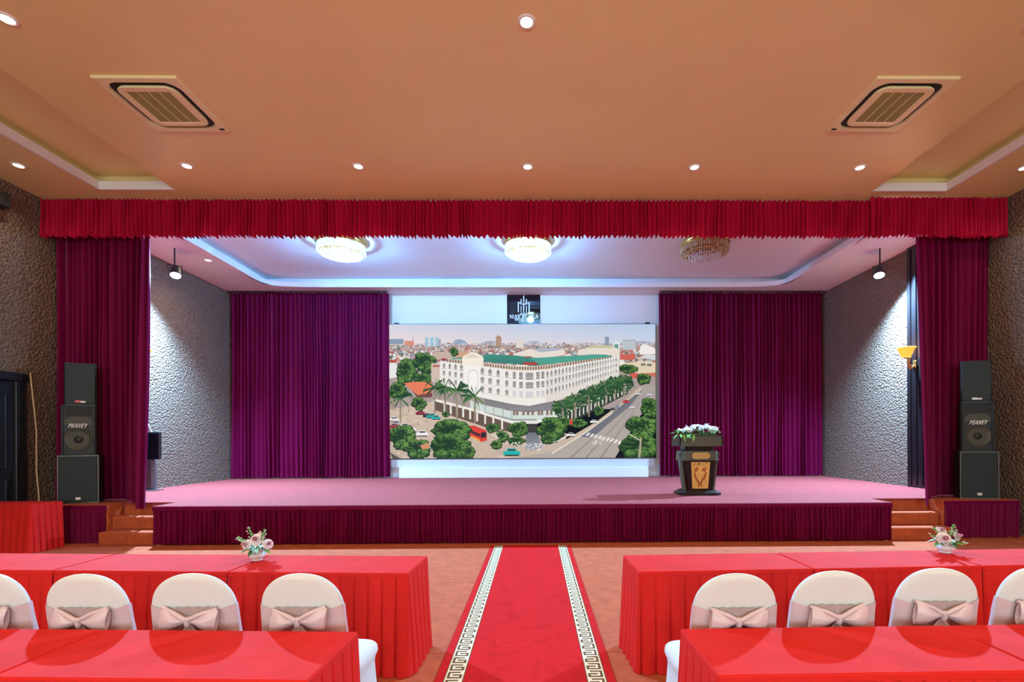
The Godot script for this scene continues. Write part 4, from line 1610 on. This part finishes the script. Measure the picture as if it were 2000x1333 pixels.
# ---------------------------------------------------------------- podium with its flowers
func tapered(st: SurfaceTool, w0: float, d0: float, w1: float, d1: float, y0: float, y1: float, cut: float):
	var rings := []
	for q in [[w0, d0, y0], [w1, d1, y1]]:
		var w: float = q[0] / 2
		var d: float = q[1] / 2
		var r := []
		for p in [[w - cut, d], [w, d - cut], [w, -d + cut], [w - cut, -d], [-w + cut, -d], [-w, -d + cut], [-w, d - cut], [-w + cut, d]]:
			r.append(Vector3(p[0], q[2], p[1]))
		rings.append(r)
	for i in 8:
		out4(st, rings[0][i], rings[0][(i + 1) % 8], rings[1][(i + 1) % 8], rings[1][i], Vector3(0, (y0 + y1) / 2, 0))
	for e in 2:
		var c := Vector3(0, q_y(e, y0, y1), 0)
		for i in 8:
			out3(st, c, rings[e][i], rings[e][(i + 1) % 8], Vector3(0, (y0 + y1) / 2, 0))

func q_y(e: int, a: float, b: float) -> float:
	return a if e == 0 else b

func dragon_picture() -> ImageTexture:
	var p := Image.create(160, 256, false, Image.FORMAT_RGB8)
	p.fill(Color8(206, 160, 70))
	var n := noise(31, 0.05, 3)
	for y in 256:
		for x in 160:
			var v := n.get_noise_2d(x, y)
			p.set_pixel(x, y, Color8(206, 160, 70).lerp(Color8(236, 200, 116), clampf(0.5 + v, 0, 1)))
	# two rising scrolls facing each other, with curls at the head
	for s in [-1.0, 1.0]:
		for i in 160:
			var t := i / 159.0
			var x: float = 80 + s * (16 + 40 * t - 16 * sin(t * 7.0) * (1 - t) - 26 * smoothstep(0.75, 1.0, t))
			var y := 236 - 170 * t
			var r := 3 + 8 * sin(PI * minf(t + 0.12, 1.0))
			p.fill_rect(Rect2i(int(x - r), int(y - 2), int(2 * r), 4), Color8(150, 66, 24) if i % 5 else Color8(206, 130, 44))
		for i in 60:
			var a := i * 0.21
			var r := 4 + i * 0.28
			p.fill_rect(Rect2i(int(80 + s * 34 + cos(a) * r) - 2, int(74 + sin(a) * r) - 2, 5, 5), Color8(170, 60, 26))
		for i in 26:
			p.fill_rect(Rect2i(int(80 + s * rng.randf_range(10, 66)), int(rng.randf_range(20, 230)), 6, 4), Color8(176, 96, 36))
	for i in 22:
		p.fill_rect(Rect2i(int(rng.randf_range(8, 144)), int(rng.randf_range(6, 30)), 9, 5), Color8(84, 70, 30))
	p.fill_rect(Rect2i(0, 0, 160, 4), Color8(120, 90, 40))
	p.fill_rect(Rect2i(0, 252, 160, 4), Color8(120, 90, 40))
	return ImageTexture.create_from_image(p)

func front_sheet(w0: float, w1: float, y0: float, y1: float, z0: float, z1: float) -> SurfaceTool:
	var st := S()
	var a := Vector3(-w1 / 2, y1, z1)
	var b := Vector3(w1 / 2, y1, z1)
	var c := Vector3(w0 / 2, y0, z0)
	var d := Vector3(-w0 / 2, y0, z0)
	tri(st, a, b, c, Vector2(0, 0), Vector2(1, 0), Vector2(1, 1))
	tri(st, a, c, d, Vector2(0, 0), Vector2(1, 1), Vector2(0, 1))
	var back := Vector3(0, 0, -0.012)
	for e in [[a, b], [b, c], [c, d], [d, a]]:
		quad(st, e[0], e[0] + back, e[1] + back, e[1])
	return st

func podium():
	var t := thing("podium", "dark lacquered podium with a gold dragon panel standing on the stage", "podium", Vector3(3.13, SH, -9.38), 0.0)
	var s := S()
	tapered(s, 0.80, 0.55, 0.80, 0.55, 0.0, 0.045, 0.10)
	tapered(s, 0.76, 0.51, 0.66, 0.42, 0.045, 0.09, 0.08)
	part("plinth", s, m.lacquer, t)
	s = S()
	tapered(s, 0.52, 0.34, 0.66, 0.42, 0.09, 0.66, 0.05)
	part("body", s, m.lacquer, t)
	for e in [-1.0, 1.0]:
		s = S()
		var rings := []
		for q in [[0.255, 0.13, 0.09], [0.33, 0.17, 0.70], [0.36, 0.18, 0.80]]:
			var c := Vector3(e * (q[0] + 0.012), q[2], 0.06)
			rings.append([c + Vector3(-0.015, 0, 0.1), c + Vector3(0.015, 0, 0.1), c + Vector3(0.015, 0, -0.1), c + Vector3(-0.015, 0, -0.1)])
		loft(s, rings, true, true, true)
		part("side_rail", s, m.grey_wood, t)
	s = S()
	tapered(s, 0.74, 0.46, 0.70, 0.46, 0.66, 0.84, 0.08)
	part("collar", s, m.grey_wood, t)
	s = S()
	tapered(s, 0.52, 0.36, 0.56, 0.38, 0.84, 0.93, 0.03)
	part("neck", s, m.lacquer, t)
	s = S()
	tapered(s, 0.82, 0.54, 0.80, 0.52, 0.93, 1.12, 0.02)
	part("desk", s, m.grey_wood, t)
	for e in [-1.0, 1.0]:
		s = S()
		bx(s, Vector3(e * 0.405, 1.03, 0), Vector3(0.02, 0.2, 0.54), 0.005)
		part("desk_side", s, m.lacquer, t)
	var gm := mat("dragon_panel", Color.WHITE, 0.35)
	gm.albedo_texture = dragon_picture()
	part("dragon_panel", front_sheet(0.30, 0.36, 0.12, 0.635, 0.1875, 0.2225), gm, t, "gold panel with two red brown dragons")
	s = S()
	var pts := []
	for i in 28:
		var a := TAU * i / 28
		pts.append(Vector2(0.11 * signf(cos(a)) + cos(a) * 0.062, 0.75 + sin(a) * 0.062))
	plate(s, pts, 0.225, 0.245)
	var pm := mat("plaque_gold", lin(0.62, 0.42, 0.10), 0.4)
	grain(pm, ntex(noise(33, 0.08, 3), [Color(0.55, 0.5, 0.4), Color.WHITE, Color(0.7, 0.66, 0.5)]), 0.25)
	part("plaque", s, pm, t, "gold oval plaque")
	# spray of flowers lying on the desk
	var f := thing("flower_spray", "spray of white lilies and green leaves lying on the podium top", "flowers", Vector3(3.08, SH + 1.122, -9.28), 0.0)
	var st := S()
	tube(st, [Vector3(-0.38, 0.03, 0.08), Vector3(-0.1, 0.045, 0.06), Vector3(0.2, 0.045, 0.06), Vector3(0.4, 0.03, 0.05)], [0.012], 6)
	bx(st, Vector3(0.02, 0.032, 0.03), Vector3(0.62, 0.06, 0.2), 0.02)
	part("moss_bed", st, m.leaf_dark, f)
	for i in 64:
		var x := rng.randf_range(-0.5, 0.46)
		var lf := S()
		var an := rng.randf_range(0, TAU)
		var droop := rng.randf_range(-0.1, 0.25)
		leaf(lf, Vector3(x * 0.85, 0.06 + rng.randf() * 0.05, 0.06 + rng.randf_range(-0.06, 0.12)), Vector3(cos(an) + signf(x) * 0.5, droop if absf(x) > 0.2 else 0.2, sin(an) + 0.4).normalized(), rng.randf_range(0.12, 0.2), 0.026)
		part("leaf", lf, m.leaf if i % 3 else m.leaf_dark, f)
	for i in 7:
		var lf := S()
		leaf(lf, Vector3(-0.42 + i * 0.05, 0.03, 0.25), Vector3(rng.randf_range(-0.6, 0.3), rng.randf_range(-0.5, 0.0), 0.5).normalized(), 0.16, 0.024)
		part("leaf", lf, m.leaf, f)
	for i in 46:
		var x := rng.randf_range(-0.34, 0.34)
		var b := S()
		var c := Vector3(x, 0.06 + 0.14 * (1.0 - pow(absf(x - 0.05) / 0.45, 2.0)) * rng.randf_range(0.3, 1.0), 0.08 + rng.randf_range(-0.08, 0.1))
		var dir := Vector3(rng.randf_range(-0.6, 0.6), 0.6, rng.randf_range(0.0, 1.0)).normalized()
		blossom(b, c, dir, rng.randf_range(0.055, 0.08))
		part("blossom", b, m.blossom, f)

# ---------------------------------------------------------------- flowers
func leaf(st: SurfaceTool, at: Vector3, dir: Vector3, length: float, half: float):
	var side := dir.cross(Vector3.UP).normalized()
	if side.length() < 0.5: side = Vector3.RIGHT
	var up := side.cross(dir).normalized()
	var rows := []
	for j in 7:
		var v := j / 6.0
		var w := half * sin(PI * pow(v, 0.8)) + 0.0008
		var c := at + dir * length * v - Vector3.UP * length * 0.25 * v * v
		rows.append([c - side * w + up * w * 0.3, c, c + side * w + up * w * 0.3])
	loft(st, rows, false)

func blossom(st: SurfaceTool, at: Vector3, dir: Vector3, r: float):
	var u := dir.cross(Vector3(0.3, 0.2, 0.9)).normalized()
	var v := dir.cross(u)
	for i in 6:
		var a := TAU * i / 6.0 + r * 50.0
		var o := (u * cos(a) + v * sin(a))
		var s := (u * -sin(a) + v * cos(a))
		var rows := []
		for j in 4:
			var t := j / 3.0
			var w := r * 0.26 * sin(PI * (0.12 + 0.85 * t))
			var c := at + o * r * t + dir * r * (0.5 * t - 0.35 * t * t)
			rows.append([c - s * w, c - dir * r * 0.05, c + s * w])
		loft(st, rows, false)

# a rose: cupped petals in rounds, opening outwards
func rose(parent: Node, at: Vector3, dir: Vector3, R: float):
	var u := dir.cross(Vector3(0.31, 0.1, 0.95)).normalized()
	var v := dir.cross(u)
	var outer := S()
	var heart := S()
	for ring in 5:
		var n: int = [3, 4, 5, 6, 7][ring]
		var k := ring / 4.0
		for i in n:
			var a := TAU * (i + 0.37 * ring) / n
			var rows := []
			for j in 6:
				var t := j / 5.0
				var row := []
				for q in 7:
					var w := (q / 6.0 - 0.5) * (TAU / n) * 1.35
					var lift := lerpf(0.85, 0.42, k) * R
					var rad := R * lerpf(0.16, 0.55, k) * (0.35 + 0.65 * sin(t * 1.5)) + R * 0.45 * k * t * t
					var hgt := lift * t - R * 0.30 * k - R * 0.35 * k * t * t * t - absf(q / 6.0 - 0.5) * R * 0.25 * t
					var o := u * cos(a + w) + v * sin(a + w)
					row.append(at + o * rad + dir * hgt)
				rows.append(row)
			loft(heart if ring < 2 else outer, rows, false)
	var o := part("rose", outer, m.petal, parent, "pale pink rose")
	var h := part("rose_heart", heart, m.petal_heart, o)

func sprig(parent: Node, at: Vector3, dir: Vector3, length: float):
	var g := S()
	tube(g, [at, at + dir * length * 0.5 + Vector3.UP * 0.005, at + dir * length], [0.0025], 5)
	for i in 16:
		var p := at + dir * length * rng.randf_range(0.3, 1.0)
		leaf(g, p, (dir + Vector3(rng.randf_range(-1, 1), rng.randf_range(-0.2, 1), rng.randf_range(-1, 1)) * 0.9).normalized(), 0.028, 0.008)
	var o := part("sprig", g, m.leaf, parent)
	var b := S()
	for i in 10:
		var p := at + dir * length * rng.randf_range(0.45, 1.05) + Vector3(rng.randf_range(-1, 1), rng.randf_range(-1, 1), rng.randf_range(-1, 1)) * 0.02
		lathe(b, [[0.0, -0.005], [0.0055, 0.0], [0.0, 0.006]], 6, Transform3D(Basis(), p))
	part("buds", b, m.bud, o).set_meta("kind", "stuff")

func vases():
	for s in 2:
		var at := Vector3(-2.235, 0.742, -3.93) if s == 0 else Vector3(3.43, 0.742, -4.03)
		var t := thing("flower_vase", "white porcelain vase of pale pink roses on the table %s" % ("of the door side row" if s == 0 else "of the podium side row"), "vase", at, 0.0, "rose vases on the tables")
		var v := S()
		lathe(v, [[0.0, 0.0], [0.035, 0.0], [0.042, 0.006], [0.036, 0.014], [0.055, 0.026], [0.066, 0.045], [0.064, 0.06], [0.05, 0.074], [0.047, 0.08], [0.058, 0.09], [0.054, 0.092], [0.043, 0.082], [0.04, 0.07]], 32)
		part("vase_body", v, m.porcelain, t)
		var roses := []
		var sprigs := []
		if s == 0:
			roses = [[-0.068, 0.135, 0.04, -0.4, 0.35, 0.9, 0.046], [0.008, 0.175, 0.03, 0.05, 0.45, 0.9, 0.052], [0.098, 0.135, 0.015, 0.7, 0.3, 0.65, 0.042], [-0.01, 0.19, -0.055, 0.0, 0.8, -0.3, 0.045]]
			sprigs = [[-0.9, 0.6, 0.1], [-0.4, 1.0, 0.0], [0.45, 1.0, 0.05], [-1.0, 0.4, -0.2], [0.55, 0.95, 0.3]]
		else:
			roses = [[-0.05, 0.13, 0.05, -0.25, 0.35, 0.95, 0.055], [-0.015, 0.185, -0.02, -0.1, 0.7, 0.6, 0.044], [0.1, 0.14, 0.0, 0.65, 0.35, 0.65, 0.047]]
			sprigs = [[-0.8, 0.9, 0.0], [-1.0, 0.45, 0.2], [0.25, 1.0, 0.3], [1.0, 0.0, 0.4], [0.1, 0.8, 0.6]]
		for q in roses: rose(t, Vector3(q[0], q[1], q[2]), Vector3(q[3], q[4], q[5]).normalized(), q[6])
		for q in sprigs: sprig(t, Vector3(0, 0.09, 0), Vector3(q[0], q[1], q[2]).normalized(), 0.17 if s == 0 else 0.15)
		for k in 14:
			var a := TAU * k / 14.0 + 0.2
			var dir := Vector3(cos(a), [-0.15, 0.35, 0.1][k % 3], sin(a)).normalized()
			var lf := S()
			leaf(lf, Vector3(cos(a) * 0.04, 0.092, sin(a) * 0.04), dir, 0.085, 0.022)
			part("leaf", lf, m.leaf_dark if k % 2 else m.leaf, t)

# ---------------------------------------------------------------- things along the walls
func wall_things():
	var st := S()
	tube(st, [Vector3(WL + 0.11, 2.88, -8.43), Vector3(WL + 0.17, 1.9, -8.47), Vector3(WL + 0.20, 1.2, -8.44), Vector3(WL + 0.27, SH, -8.42)], [0.011], 8)
	solo("wooden_stick", st, m.pale_wood, "thin pale stick leaning from the platform against the door frame", "stick")
	# monitor on a stand against the stage wall
	var t := thing("monitor_stand", "grey stand carrying a black monitor beside the door side stage wall", "stand", Vector3(-8.32, SH, -10.62))
	st = S()
	bx(st, Vector3(0, 0.34, 0), Vector3(0.16, 0.66, 0.16), 0.01)
	part("column", st, m.dark_grey, t)
	st = S()
	bx(st, Vector3(0, 0.01, 0), Vector3(0.36, 0.02, 0.3), 0.004)
	part("foot", st, m.dark_grey, t)
	var d := thing("monitor", "black monitor on the grey stand by the door side stage wall", "monitor", Vector3(-8.3, SH + 0.67, -10.62))
	st = S()
	bx(st, Vector3(0, 0.3, 0.02), Vector3(0.42, 0.6, 0.08), 0.01)
	part("case", st, m.black_box, d)
	st = S()
	bx(st, Vector3(0, 0.3, 0.062), Vector3(0.37, 0.54, 0.006), 0.002)
	part("glass", st, m.screen_black, d)
	var p := S()
	plate(p, [Vector2(-0.16, 0), Vector2(0.06, 0), Vector2(-0.05, 0.24)], 0.0, 0.015)
	var card := solo("folded_card", p, m.white_paint, "white pointed card standing on the black monitor", "card")
	card.position = Vector3(-8.33, SH + 1.27, -10.6)
	# small black wall speaker high on the wall by the door
	var w := thing("wall_speaker", "small black speaker high on the stucco wall near the ceiling by the door", "speaker", Vector3(WL + 0.02, 5.62, -7.95))
	st = S()
	bx(st, Vector3(0.11, 0.0, 0), Vector3(0.16, 0.24, 0.18), 0.015)
	part("case", st, m.black_box, w)
	st = S()
	bx(st, Vector3(0.015, 0, 0), Vector3(0.05, 0.06, 0.06), 0.005)
	part("wall_bracket", st, m.black_box, w)
